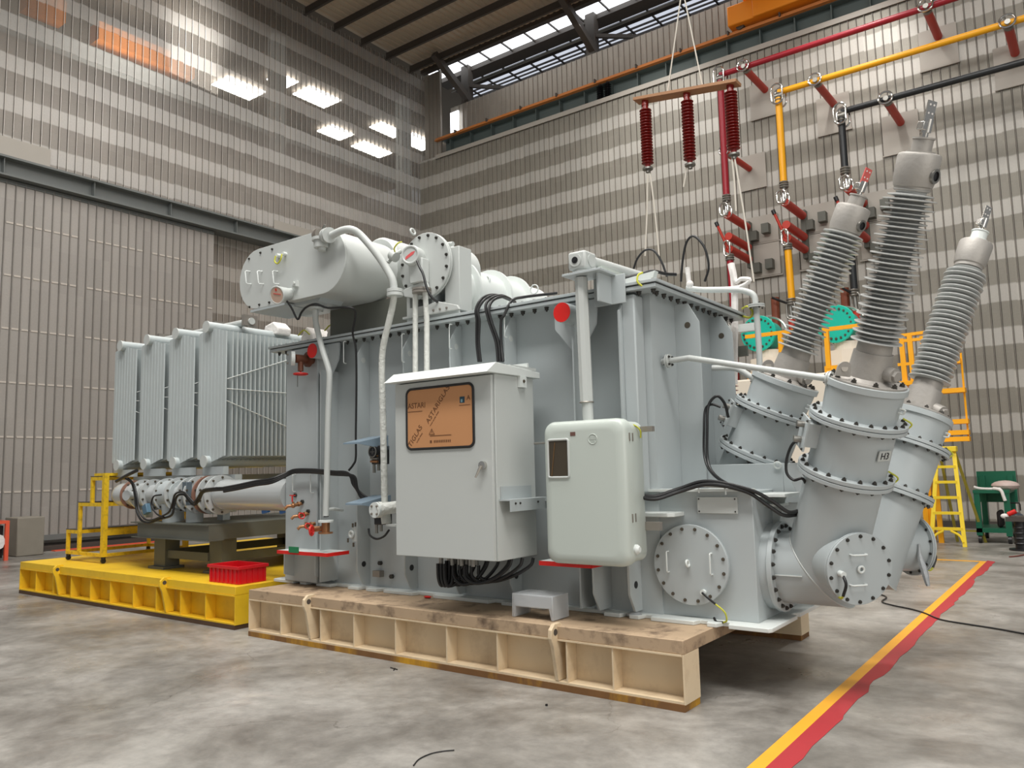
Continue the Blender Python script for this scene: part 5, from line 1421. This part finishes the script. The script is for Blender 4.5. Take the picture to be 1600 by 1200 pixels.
# cable bundles going over the cover edge to the cabinet
for k, (px, off) in enumerate(((742, 0), (746, 3), (765, 22), (770, 28), (788, 42))):
    top = AY(px + 12, 467, 5.5)
    e = (748, 751, 778, 782, 786)[k]
    pts = [AY((800, 805, 800, 806, 870)[k], (470, 472, 470, 474, 458)[k], 5.9), AY((775, 780, 785, 790, 820)[k], (461, 462, 462, 464, 464)[k], 5.6), AY((755, 760, 768, 772, 800)[k], (465, 466, 466, 468, 470)[k], 5.4),
           AY((744, 747, 759, 764, 788)[k], (482, 484, 478, 482, 492)[k], 5.33), AY((745, 749, 764, 768, 783)[k], 502, 5.32), AY(e - 3, 535, 5.32), AY(e, 565, 5.30)]
    cable('black cable arching over the cover edge into the cabinet top, number %s from the left' % ('one', 'two', 'three', 'four', 'five')[k], pts, .013, group=None)
# leads from the left: bundle from the radiators to the cabinet
for k in range(3):
    dz = k * 3
    cable('black cable running from the pumps past the tank left edge, %s of three' % ('upper', 'middle', 'lower')[k],
          [AY(350, 762 + dz, 5.1), AY(372, 758 + dz, 5.1), AY(400, 752 + dz, 5.12), AY(425, 748 + dz, 5.15), AY(450, 738 + dz * .7, 5.28), AY(462, 734 + dz * .7, 5.3), AY(490, 734 + dz * .7, 5.3), AY(520, 737 + dz * .7, 5.28), AY(540, 738 + dz * .7, 5.27), AY(548 + dz, 745, 5.27), AY(552 + dz, 757 + dz, 5.27), AY(565, 772 + dz, 5.3), AY(580, 781 + dz, 5.35)], .014, sp=5)
# big hoops of cable standing over the cover
cable('black cable hoop arching over the tank cover near the gear head', [AY(990, 420, 6.4), AY(996, 404, 6.4), AY(1008, 391, 6.4), AY(1022, 392, 6.4), AY(1034, 410, 6.4), AY(1042, 432, 6.4)], .010)
cable('thin tall cable hoop arching over the back of the tank cover', [AY(1064, 440, 6.7), AY(1067, 405, 6.7), AY(1073, 378, 6.7), AY(1084, 369, 6.7), AY(1098, 382, 6.7), AY(1105, 400, 6.7), AY(1107, 420, 6.7), AY(1101, 440, 6.7)], .011)
m = MB(); m.tube(spline([AY(965, 436, 5.5), AY(995, 430, 5.6), AY(1020, 424, 5.7), AY(1040, 428, 5.8), AY(1056, 429, 5.9)], 5), .014, 8); tag(m.build('cover_cable', BLACK), 'black cable lying on the cover from the gear head to the corner', 'cable')
m = MB(); m.tube(spline([AY(1004, 426, 5.4), AY(997, 430, 5.36), AY(996, 440, 5.34), AY(1003, 447, 5.35)], 5), .008, 8); tag(m.build('earth_wire', YGW), 'yellow-green earth wire over the front right corner of the cover', 'wire')
m = MB(); m.tube(spline([AY(1160, 482, 7.2), AY(1168, 479, 7.1), AY(1176, 487, 7.1), AY(1172, 496, 7.15), AY(1160, 494, 7.2)], 5), .010, 8); tag(m.build('earth_wire', YGW), 'yellow-green earth wire at the back right corner of the cover', 'wire')
t = pipe_thing('breather_pipe', 'white bent pipe behind the tank end, dropping beside the turquoise drums', 'pipe',
               [AY(1072, 450, 7.0), AY(1100, 453, 7.05), AY(1150, 453, 7.1), AY(1168, 456, 7.1), AY(1178, 462, 7.1), AY(1181, 475, 7.1), AY(1183, 500, 7.1), AY(1186, 545, 7.1), AY(1187, 575, 7.1)], .028, GREY2, 4, [(AY(1182, 478, 7.1), (0, 0, 1), .075)])
m = MB(); m.tube(spline([AY(1145, 420, 7.3), AY(1150, 440, 7.3), AY(1158, 436, 7.3), AY(1172, 438, 7.3), AY(1150, 450, 7.3), AY(1100, 452, 7.2)], 5), .022, 8); tag(m.build('wrapped_pipe', CLOTH), 'white wrapped crooked pipe sticking up behind the cover corner', 'pipe')
m = MB(); m.tube(spline([AY(1142, 412, 7.35), AY(1147, 440, 7.35), AY(1148, 500, 7.35), AY(1147, 600, 7.35)], 4), .035, 8); tag(m.build('wrapped_mast', CLOTH), 'white wrapped upright pole behind the tank end', 'pole')
m = MB(); m.cyl(AY(1074, 418, 6.8), AY(1077, 445, 6.8), .022, 10); m.sph(AY(1078, 444, 6.8), .035, 12); tag(m.build('wrapped_valve', CLOTH), 'white wrapped knob and stub on the cover near the back', 'fitting')
# low-voltage bushings in dark red behind the tank end
for k, (py0, py1, nm) in enumerate(((548, 585, 'upper'), (600, 640, 'lower'))):
    a = AY(1143, py1, 7.5); b = AY(1142, py0, 7.5); L = (b - a).length; prof = [(0, .04)]
    for j in range(6): prof += [(j * L / 6 + .01, .04), (j * L / 6 + .02, .075), (j * L / 6 + .03, .04)]
    m = MB(); m.lathe(a, b - a, prof + [(L, .04)], 16)
    if k == 1: pz = MB().box(a.x - .04, a.x + .04, a.y - .04, a.y + .04, .455, a.z).build('support_column', DKGREY); tag(pz, 'dark column behind the tank end carrying the ribbed bushings', 'column')
    tag(m.build('ribbed_bushing', INSR, smooth=False), '%s dark red ribbed bushing behind the tank end wall' % nm, 'bushing')
m = MB(); m.box(*sorted((AY(1134, 545, 7.4).x, AY(1168, 545, 7.4).x)), 7.38, 7.42, AY(1150, 558, 7.4).z, AY(1150, 542, 7.4).z); tag(m.build('dark_bar', DKGREY), 'dark grey flat bar behind the tank end wall', 'bar')
m = MB(); m.box(*sorted((AY(1134, 520, 7.4).x, AY(1180, 520, 7.4).x)), 7.38, 7.44, AY(1150, 520, 7.4).z, AY(1150, 508, 7.4).z); tag(m.build('pale_bar', WHITEP), 'pale flat bar behind the tank end, above the dark one', 'bar')

# wrapped bracket and scraps on the beige deck
t = thing('wrapped_bracket', 'bent steel bracket wrapped in clear plastic on the beige platform edge', 'bracket', (-3.45, 5.1, .456))
m = MB()
bx, by = AZ(811, 962, .456), AZ(858, 973, .456); x0, x1 = -3.62, -3.36
x0, x1 = bx.x, by.x
m.box(x0, x1, 5.05, 5.24, .62, .632); m.box(x0, x1, 5.04, 5.05, .545, .632); m.box(x0, x0 + .008, 5.04, 5.24, .458, .632); m.box(x1 - .008, x1, 5.04, 5.24, .458, .632)
m.build('steel_bracket', WRAPS, t, bevel=.004)
m = MB(); m.prism([(x0 - .012, 5.03, .46), (x0 - .008, 5.03, .642), (x1 + .008, 5.03, .642), (x1 + .012, 5.03, .46), (x1 - .01, 5.03, .46), (x1 - .03, 5.03, .545), (x0 + .03, 5.03, .54), (x0 + .012, 5.03, .46)], (0, .224, 0)); o = m.build('plastic_wrap', WRAP, t, bevel=.006)
o = MB().sph(AZ(668, 934, .46) + V((0, 0, .008)), .03, 10, (1.4, .8, .35)).build('red_scrap', RED); tag(o, 'small red plastic scrap on the beige deck', 'scrap')
o = MB().sph(AZ(992, 965, .46) + V((0, 0, .02)), .05, 10, (1.3, .8, .5)).build('clear_plastic_scrap', WRAPS); tag(o, 'crumpled clear plastic on the deck at the foot of the lower box', 'scrap')

# ================================================================== RADIATORS
ry0 = 5.6; ry1 = 7.3
rx = [-11.22, -10.50, -9.79, -9.09]; RW = .595
nm = ['leftmost', 'second from the left', 'third from the left', 'rightmost']
for k, x0 in enumerate(rx):
    x1 = x0 + RW; t = thing('radiator', '%s of four tall finned grey radiators' % nm[k], 'radiator', (x0 + RW / 2, 6.4, 1.72), 'finned radiators')
    zb, ztp = 1.845, 3.38
    xm = (x0 + x1) / 2 - .05
    m = MB()
    nfin = 26
    # pressed front panel: nine shallow vertical channels
    pts = []; nn = 8; w_ = RW / nn
    m2 = MB()
    prof = []
    for i in range(nn):
        a = x0 + i * w_; prof += [(a, ry0 + .012), (a + .008, ry0), (a + w_ - .008, ry0)]
    prof.append((x1, ry0 + .012))
    def top_at(x): return ztp + .085 * max(0, 1 - abs(x - xm) / (RW * .55))
    def bot_at(x): return zb - .09 * max(0, 1 - abs(x - xm) / (RW * .55))
    vs = []
    for (x, y) in prof: vs += [(x, y, bot_at(x)), (x, y, top_at(x))]
    n = len(prof); m2.add(vs, [(2 * i, 2 * i + 2, 2 * i + 3, 2 * i + 1) for i in range(n - 1)])
    m2.add([(x0, ry0 + .016, zb), (x1, ry0 + .016, zb), (x1, ry0 + .016, ztp), (xm, ry0 + .016, top_at(xm)), (x0, ry0 + .016, ztp), ], [(0, 1, 2, 3, 4)])
    m2.build('front_panel', RADG, t, smooth=False)
    for i in range(1, nfin):
        y = ry0 + .02 + i * (ry1 - ry0) / nfin
        m.prism([(x0, y, zb), (xm, y, zb - .06), (x1, y, zb), (x1, y, ztp), (xm, y, ztp + .07), (x0, y, ztp)], (0, .02, 0))
    m.build('fin_pack', RADG, t, smooth=False)
    for (z, s) in ((ztp + .085, 1), (zb - .06, -1)):
        h = MB().cyl((xm, ry0 - .05, z), (xm, ry1 + .1, z), .068, 24).build('header_pipe', RADG, t)
        MB().cyl((xm, ry0 - .065, z), (xm, ry0 - .05, z), .075, 24).build('end_cap', GREY2, h)
    m = MB()
    zm = (zb + ztp) / 2 + .05
    for (za, zc) in ((zm + .12, 2.2 + 1.15), (zm, zm), (zm - .15, zb + .15)):
        m.tube([(x1 + .01, ry0 + .01, za), (x1 + .012, ry1 - .1, zc)], .0055, 6)
    m.build('brace_rod', WHITEP, t)
    m = MB(); m.box(x0 + .1, x1 - .05, ry0 + .02, ry0 + .09, 1.62, 1.72); m.build('foot_bracket', GREY, t)
# top collecting pipe
t = thing('collecting_pipe', 'pale pipe joining the tops of the four radiators', 'pipe', (-9.9, 5.9, 3.5))
MB().tube([(-11.0, 6.0, 3.56), (-8.55, 6.0, 3.56)], .045, 14).build('pipe_run', GREY2, t)
for k, x in enumerate((-10.62, -9.95, -9.25, -8.6)):
    m = MB(); m.box(x - .03, x + .03, 5.9, 6.1, 3.50, 3.64); m.build('coupling', BRK, t)
MB().sph((-11.32, 6.6, 2.85), .28, 20, (.6, 1, 1)).build('fan_cowl', WHITEP); tag(COL.objects[-1], 'white rounded cowl peeking out left of the leftmost radiator', 'cowl')
# lower frame under the radiators
t = thing('radiator_carrier', 'grey beam carrying the radiators above the pumps', 'frame', (-9.8, 6.3, 1.55))
m = MB(); m.box(-10.9, -8.5, 5.75, 5.85, 1.52, 1.62); m.box(-10.9, -8.5, 7.1, 7.2, 1.52, 1.62); m.build('beam', GREY, t)
for x in (-10.6, -8.8):
    for y in (5.8, 7.12): MB().box(x - .06, x + .06, y - .05, y + .05, 1.06, 1.52).build('post', GREY, t)
# stand on the yellow platform
t = thing('pump_stand', 'dark grey-green steel stand on the yellow platform below the radiators', 'stand', (-9.3, 6.5, .443))
fx0, fx1, fy0, fy1, fz0, fz1 = -9.95, -8.36, 5.32, 7.75, .86, 1.03
m = MB(); m.box(fx0, fx1, fy0, fy0 + .02, fz0, fz1); m.box(fx1 - .02, fx1, fy0, fy1, fz0, fz1); m.box(fx0, fx0 + .02, fy0, fy1, fz0, fz1); m.box(fx0, fx1, fy1 - .02, fy1, fz0, fz1)
m.box(fx0 - .12, fx1 + .005, fy0 - .03, fy0 + .2, fz1, fz1 + .015); m.box(fx0 - .12, fx1 + .005, fy0 - .02, fy0 + .2, fz0 - .012, fz0); m.box(fx0, fx1, fy0, fy1, fz1, fz1 + .01)
m.build('top_frame', DKGREY, t)
for (x, y) in ((-9.78, 5.55), (-8.62, 5.6), (-9.78, 7.45), (-8.62, 7.45)):
    l = MB().box(x - .13, x + .13, y - .02, y + .18, .47, fz0).build('leg', DKGREY, t)
    MB().box(x - .18, x + .18, y - .07, y + .22, .443, .475).build('foot_plate', DKGREY, l)
m = MB(); m.box(-9.65, -8.75, 5.56, 5.6, .58, .68); m.box(-9.65, -8.75, 7.5, 7.54, .58, .68); m.box(-8.58, -8.52, 5.7, 7.5, .58, .68); m.box(-9.8, -9.74, 5.7, 7.5, .58, .68); m.build('tie_bar', DKGREY, t)
# oil main with valves and pump
P0 = AY(400, 773, 5.5); zc = P0.z; yc = 5.5
t = thing('oil_main', 'fat shiny grey oil main with flanged valves and pump below the radiators', 'pipe', (-8.5, yc, 1.06))
PIPE = M('glossy_grey_pipe', (186, 190, 190), .18, .1)
def X_(px): return AY(px, 773, yc).x
R = .175
MB().cyl((X_(355), yc, zc), (-7.05, yc, zc), R, 40).build('pipe_run', PIPE, t)
MB().cyl((X_(352), yc + .02, zc), (X_(358) + .0, yc, zc), R + .005, 40).build('pipe_collar', PIPE, t)
MB().tube(spline([(X_(232), yc, zc), (X_(205), yc, zc), (X_(192), yc + .02, zc - .0), (X_(186), yc + .15, zc), (X_(186), yc + .5, zc)], 6), R - .02, 32).build('pipe_elbow', PIPE, t)
def fl(px, r=.21, w_=.03, mt=None, bolts=10):
    x = X_(px); f = MB().cyl((x, yc, zc), (x + w_, yc, zc), r, 40).build('flange', mt or PIPE, t)
    if bolts: bolt_ring(f, (x + w_, yc, zc), (1, 0, 0), r - .03, bolts, .012, .02, BOLTM)
RUST = M('rusty_gasket_flange', (150, 112, 96), .5, .3)
for px, r, mt in ((209, .19, RUST), (224, .2, None), (240, .2, None), (262, .21, None), (281, .22, None), (300, .22, None), (312, .23, None), (326, .23, RUST), (333, .23, None), (345, .235, None)): fl(px, r, .028, mt)
MB().cyl((X_(228), yc, zc), (X_(352), yc, zc), .13, 32).build('valve_bodies', PIPE, t)
MB().cyl((X_(262), yc, zc), (X_(285), yc, zc), .18, 32).build('pump_body', GREY, t)
m = MB(); m.cyl((X_(305), yc - .0, zc - .1), (X_(305), yc, 1.05), .1, 24); m.build('pump_leg', GREY, t)
m = MB(); m.cyl((X_(272), yc - .02, zc - .1), (X_(272), yc, 1.05), .13, 24); m.build('pump_motor', GREY, t)
m = MB(); m.lathe((X_(228), yc - .2, zc), (.3, -1, 0), [(-.1, .05), (.06, .05), (.06, .065), (.08, .065), (.08, .04)], 24); m.build('sight_port', PIPE, t)
m = MB(); m.obox((X_(258), yc - .24, zc - .17), ((1, 0, .4), (0, 1, 0), (-.4, 0, 1)), (.05, .03, .06)); m.build('flow_gauge', M('blue_faced_gauge', (90, 120, 140), .3), t, bevel=.005)
m = MB(); m.box(X_(310) - .03, X_(310) + .06, yc - .2, yc - .12, zc - .12, zc + .16); m.build('valve_gearbox', M('slate_gearbox', (92, 104, 112), .4), t, bevel=.006)
cable('black cable snaking in front of the pump to the valve, thick upper one', [AY(182, 752, 5.2), AY(200, 742, 5.15), AY(214, 735, 5.15)], .022)
cable('black cable curving down around the pump left side', [AY(196, 747, 5.2), AY(206, 755, 5.2), AY(211, 775, 5.2), AY(213, 795, 5.2), AY(220, 812, 5.2), AY(232, 817, 5.2), AY(250, 811, 5.2), AY(268, 805, 5.2), AY(272, 790, 5.2), AY(277, 775, 5.2), AY(288, 773, 5.2), AY(296, 783, 5.2), AY(304, 789, 5.2), AY(312, 780, 5.2), AY(318, 769, 5.15), AY(335, 766, 5.1), AY(352, 765, 5.1)], .014, sp=5)
cable('second black cable beside the first around the pump left side', [AY(200, 747, 5.18), AY(209, 757, 5.18), AY(214, 776, 5.18), AY(217, 795, 5.18), AY(224, 809, 5.18), AY(235, 813, 5.18), AY(252, 807, 5.18), AY(264, 800, 5.18), AY(269, 788, 5.18), AY(274, 772, 5.18), AY(287, 769, 5.18), AY(298, 780, 5.18), AY(304, 785, 5.18), AY(310, 776, 5.18), AY(317, 766, 5.13), AY(335, 763, 5.1), AY(352, 762, 5.1)], .012, sp=5)
cable('thin black cable loop at the flow gauge of the pump', [AY(252, 773, 5.2), AY(240, 776, 5.18), AY(237, 790, 5.18), AY(245, 803, 5.18), AY(256, 808, 5.18)], .010)
for k, px in enumerate((415, 443)):
    a = AY(px, 795, 5.6); m = MB(); m.obox(a, ((1, 0, .2), (0, 1, 0), (-.2, 0, 1)), (.06, .02, .05)); tag(m.build('blue_strap', BLUES, bevel=.01), ('left', 'right')[k] + ' blue strap end on the stand behind the tank left edge', 'strap')
o = MB().sph((-9.4, 10.6, .1), .25, 14, (2.2, .8, .4)).build('white_bundle', CLOTH); tag(o, 'long white bundle on the floor behind the yellow platform', 'bundle')

# ================================================================== THE REST OF THE HALL
# weight block and orange frame by the left wall
b0 = AZ(24, 864, 0)
o = MB().box(-19.2, -18.55, AX(24, 860, -18.6).y, AX(67, 860, -18.6).y, 0, .82).build('concrete_block', BLOCK, bevel=.02); tag(o, 'grey square block on the floor by the sliding door', 'block')
t = thing('tubular_rack', 'orange-red tubular rack at the far left edge by the grey block', 'rack', (-18.3, 6.9, 0))
y1 = AX(11, 860, -18.0).y
m = MB(); m.box(-18.04, -17.98, y1 - .05, y1 + .02, 0, .80); m.box(-18.04, -17.98, y1 - 1.2, y1 + .02, .74, .80); m.box(-18.7, -18.64, y1 - .05, y1 + .02, 0, .8); m.box(-18.7, -17.98, y1 - .05, y1 + .02, .74, .8); m.build('tubular_frame', REDO, t)
m = MB(); m.cyl((-18.0, y1 - .2, .38), (-18.1, y1 - .2, .38), .17, 8); m.build('white_reel', CLOTH, t)
MB().box(-18.6, -18.1, y1 - .9, y1 - .05, .05, .7).build('dark_filling', BLACKM, t)

# step ladder
lx0, lx1, ly = AZ(1459, 851, 0).x, AZ(1511, 853, 0).x, 16.6
t = thing('step_ladder', 'yellow fibreglass step ladder standing open by the right wall', 'ladder', ((lx0 + lx1) / 2, 17, 0))
H = 1.84; tx0, tx1 = lx0 + .18, lx1 - .10
dy = .35
for (a, b) in ((lx0, tx0), (lx1, tx1)):
    m = MB(); m.bar((a, ly, 0), (b, ly + dy, H - .06), .07, .035, (0, 1, 0)); m.build('side_rail', YELL, t)
m = MB(); m.box(tx0 - .05, tx1 + .05, ly + dy - .08, ly + dy + .16, H - .1, H - .0); m.build('top_cap', YELL, t, bevel=.01)
for k in range(5):
    f = (k + 1) / 6.05; z = H * (.17 + k * .155); q = z / H
    a = lx0 + (tx0 - lx0) * q; b = lx1 + (tx1 - lx1) * q; y = ly + dy * q
    MB().box(a, b, y - .02, y + .07, z - .02, z + .03).build('tread', YELL, t)
m = MB()
z = H * .165
m.tube(spline([(lx0 + .02, ly, .08), (lx0 + .08, ly + .04, .2), (lx0 + .22, ly + .05, z - .02)], 5), .022, 6); m.tube(spline([(lx1 - .02, ly, .08), (lx1 - .08, ly + .04, .2), (lx1 - .22, ly + .05, z - .02)], 5), .022, 6); m.build('corner_brace', YELL, t)
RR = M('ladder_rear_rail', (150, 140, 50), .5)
for (a, b) in ((lx0 + .3, tx0 + .02), (lx1 + .22, tx1)):
    m = MB(); m.bar((a, ly + 1.05, 0), (b, ly + dy + .1, H - .1), .05, .03, (0, 1, 0)); m.build('rear_rail', RR, t)
m = MB(); m.bar((lx0 + .27, ly + .95, .22), (lx1 + .2, ly + .95, .22), .03, .03); m.build('rear_brace', RR, t)

# green trolley
c0 = AZ(1533, 848, 0); c1 = AZ(1579, 850, 0)
gx0, gx1 = c0.x, c1.x; gy0 = (c0.y + c1.y) / 2; gy1 = gy0 + 1.1
t = thing('service_trolley', 'dark green two-shelf service trolley near the right wall', 'trolley', ((gx0 + gx1) / 2, gy0 + .5, 0))
for (x, y) in ((gx0, gy0), (gx1, gy0), (gx0 + .0, gy1), (gx1 + .0, gy1)):
    MB().box(x - .05, x + .05, y - .05, y + .05, .14, .98 if y == gy0 else 1.25).build('post', GREENC, t)
    m = MB(); m.cyl((x - .03, y, .07), (x + .03, y, .07), .07, 16); m.box(x - .03, x + .03, y - .03, y + .03, .07, .15); m.build('caster', BLACKM, t)
MB().box(gx0 - .06, gx1 + .06, gy0 - .06, gy1 + .06, .94, 1.0).build('top_shelf', GREENC, t)
MB().box(gx0 - .05, gx1 + .05, gy0 - .05, gy1 + .05, .2, .28).build('lower_shelf', GREENC, t)
MB().box(gx0 - .1, gx1 + .1, gy1, gy1 + .03, .72, 1.34).build('back_panel', GREENC, t)
z = 1.0
o = MB().sph((gx0 + .45, gy0 + .35, z + .07), .2, 16, (1.2, .8, .5)).build('crumpled_bag', PINKC); tag(o, 'crumpled pinkish plastic bag on the green trolley top', 'bag')
m = MB(); m.tube(spline([(gx0 - .04, gy0, z + .06), (gx0 + .05, gy0, z + .03), (gx0 + .2, gy0 - .02, z + .02), (gx0 + .4, gy0, z + .02)], 5), .025, 8); tag(m.build('white_rag', CLOTH), 'white rag lying along the front edge of the trolley top', 'rag')
m = MB(); m.tube(spline([(gx1 - .2, gy0 - .03, z + .03), (gx1 - .08, gy0 - .07, z), (gx1 - .04, gy0 - .08, z - .12), (gx1 - .02, gy0 - .08, z - .2)], 5), .03, 8); tag(m.build('white_rag', CLOTH), 'white rag hanging over the trolley front right corner', 'rag')
o = MB().sph((gx1 + .0, gy0 + .45, z + .06), .12, 12, (1.3, 1, .5)).build('purple_cloth', M('purple_cloth', (128, 92, 140), .8)); tag(o, 'purple cloth at the right of the trolley top', 'cloth')
o = MB().box(gx0 + .28, gx1 - .12, gy0 + .15, gy0 + .7, .285, .6).build('black_tool_bag', BAG, bevel=.06); tag(o, 'black tool bag on the lower trolley shelf', 'bag')
m = MB(); handle(m, (gx0 + .5, gy0 + .35, .6), (gx0 + .66, gy0 + .35, .6), (0, 0, .14), .015); m.build('carry_handle', BAG, o)
o = MB().sph((gx1 + .08, gy0 + .5, .43), .17, 14, (.9, .8, .8)).build('grey_helmet', M('slate_helmet', (84, 92, 100), .35)); tag(o, 'grey rounded tool pouch right of the black bag on the trolley', 'pouch')
# things at the right picture edge
a = AZ(1598, 860, 0)
t = thing('machine_stand', 'dark round-footed machine stand at the right picture edge', 'stand', a)
m = MB(); m.cyl(a, a + V((0, 0, .03)), .2, 24); m.cyl(a, a + V((0, 0, .5)), .1, 16)
for k in range(4): m.torus(a + V((0, 0, .12 + k * .09)), (0, 0, 1), .1, .02, 20, 6)
m.build('pedestal', BLACKM, t)
m = MB(); m.box(a.x - .2, a.x + .5, a.y - .15, a.y + .3, .5, .58); m.build('table', DARKST, t)
q = a + V((-.16, -.1, .62)); m = MB(); m.cyl(q, q + V((.12, 0, .06)), .04, 14); tag(m.build('red_bottle', RED), 'red bottle lying tilted at the right picture edge', 'bottle'); o = COL.objects[-1]
MB().sph(q - V((.05, 0, .03)), .045, 12, (1.5, 1, 1)).build('white_cap', CLOTH, o)
cable('brown cable end on the floor at the right picture edge', [AZ(1577, 870, .012), AZ(1588, 869, .012), AZ(1605, 866, .012)], .01, M('brown_cable', (120, 60, 50), .5))
# floor cables
cable('long thin black cable crossing the yellow floor line', [AZ(px, py, .01) for px, py in ((1355, 926), (1372, 928), (1385, 933), (1378, 940), (1392, 945), (1425, 952), (1445, 958), (1470, 968), (1510, 975), (1555, 982), (1605, 991))], .008)
cable('short curved black wire scrap on the near floor', [AZ(px, py, .005) for px, py in ((646, 1196), (655, 1186), (672, 1178), (690, 1174), (710, 1172))], .0035)
o = MB().cyl(AZ(854, 1103, 0), AZ(854, 1103, 0) + V((0, 0, .012)), .009, 8).build('small_nut', BLACKM); tag(o, 'tiny black nut alone on the near floor', 'nut')
m = MB(); m.tube([AZ(610, 1043, .006), AZ(621, 1046, .006)], .004, 6); m.tube([AZ(615, 1047, .006), AZ(617, 1044, .006)], .004, 6); tag(m.build('wire_scrap', BLACKM), 'tiny wire scrap on the floor in front of the beige platform', 'scrap')

# test equipment behind the transformer
def drum(c, label, r=.55):
    t = thing('turquoise_drum', label, 'drum', c - V((0, 0, r)))
    MB().lathe(c, (.1, 1, 0), [(0, r), (.03, r + .01), (.05, r)], 40).build('end_face', TURQ, t)
    MB().lathe(c + V((.0, .06, 0)), (.1, 1, 0), [(0, r - .05), (.42, r - .05)], 36).build('shell', M('turquoise_shell', (34, 150, 132), .4), t)
    m = MB(); m.torus(c + V((.05, .46, 0)), (.1, 1, 0), r + .03, .022, 40, 8); m.build('grading_ring', CHROME, t)
    for k in range(20):
        a = k * math.pi / 10; bolt_at(t, c + V((math.cos(a) * (r - .06), -.005, math.sin(a) * (r - .06))), (0, -1, 0), .02, .03, BOLTM)
c = AY(1184, 521, 14.0); drum(c, 'turquoise round-faced drum left, on a cream pillar behind the turrets', .32)
m = MB(); m.cyl((c.x + .1, c.y + .25, 0.02), (c.x + .1, c.y + .25, c.z - .46), .36, 8); m.cyl((c.x + .1, c.y + .25, c.z - .5), (c.x + .1, c.y + .25, c.z - .30), .2, 20); tag(m.build('cream_pillar', CREAM, smooth=False), 'cream pillar under the left turquoise drum', 'pillar')
c = AY(1305, 506, 14.0); drum(c, 'turquoise round-faced drum right, seen between two bushings', .32)
m = MB(); m.cyl((c.x + .1, c.y + .25, 0.02), (c.x + .1, c.y + .25, c.z - .46), .36, 8); m.cyl((c.x + .1, c.y + .25, c.z - .5), (c.x + .1, c.y + .25, c.z - .30), .2, 20); tag(m.build('cream_pillar', CREAM, smooth=False), 'cream pillar under the right turquoise drum', 'pillar')
hz = AY(1290, 577, 13.2).z
o = MB().box(AY(1150, 578, 13.2).x, AY(1352, 578, 13.2).x, 13.1, 13.75, 0, hz - .06).build('cream_housing', CREAM, bevel=.03); tag(o, 'large cream metal housing behind the bushing turrets', 'housing')
# yellow railed platform
def rail(label, pts, posts, zf, nm='guard_rail'):
    t = thing(nm, label, 'railing', (pts[0].x, pts[0].y, zf))
    m = MB()
    for a, b in zip(pts, pts[1:]): m.bar(a, b, .06, .06)
    m.build('top_rail', YELR, t)
    for p in posts: MB().bar(p, V((p.x, p.y, zf)), .07, .07).build('post', YELR, t)
    m = MB()
    for a, b in zip(pts, pts[1:]): m.bar(V((a.x, a.y, zf)), V((b.x, b.y, zf)), .05, .1)
    m.build('lower_rail', YELR, t)
z0_ = AY(1290, 577, 13.2).z; z1_ = AY(1290, 515, 13.2).z
rail('yellow guard rail in front of the right turquoise drum', [V((AY(1285, 515, 13.2).x, 13.2, z1_)), V((AY(1352, 505, 13.2).x, 13.2, z1_))], [V((AY(1291, 515, 13.2).x, 13.2, z1_))], z0_)
z0_ = hz; z1_ = AY(1219, 520, 13.2).z
rail('yellow guard rail in front of the left turquoise drum', [V((AY(1165, 526, 13.2).x, 13.2, z1_)), V((AY(1245, 517, 13.2).x, 13.2, z1_))], [V((AY(1219, 520, 13.2).x, 13.2, z1_))], z0_ + .0)
# yellow stair tower
t = thing('access_tower', 'yellow access tower with ladder and rungs behind the right bushing', 'tower', (AY(1450, 830, 17.3).x, 17.3, 0))
Yt = 17.3
for px in (1408, 1421, 1441):
    a = AY(px, 525, Yt); MB().bar(V((a.x, Yt, a.z)), V((a.x + .05, Yt, 0)), .09, .07).build('post', YELR, t)
m = MB()
for (p, q, y0_, y1_) in ((1403, 1447, 525, 519), (1408, 1447, 533, 529), (1403, 1447, 570, 566)): m.bar(AY(p, y0_, Yt), AY(q, y1_, Yt), .06, .06)
m.build('top_rail', YELR, t)
for (p, q, yy) in ((1470, 1502, 567), (1468, 1509, 612), (1473, 1514, 660), (1473, 1515, 677), (1473, 1516, 687), (1405, 1440, 600), (1405, 1440, 635)):
    a = AY(p, yy, Yt); b = AY(q, yy - 2, Yt); MB().box(a.x, b.x, Yt - .12, Yt + .12, a.z - .045, a.z + .045).build('rung', YELR, t)
m = MB(); a = AY(1500, 540, Yt); b = AY(1514, 690, Yt); m.tube([a, b], .02, 6); m.build('stay_wire', YELR, t)
m = MB(); a = AY(1443, 760, Yt); b = AY(1460, 838, Yt); m.box(a.x, b.x, Yt, Yt + .3, 0.02, AY(1450, 735, Yt).z); m.build('panel', YELR, t)
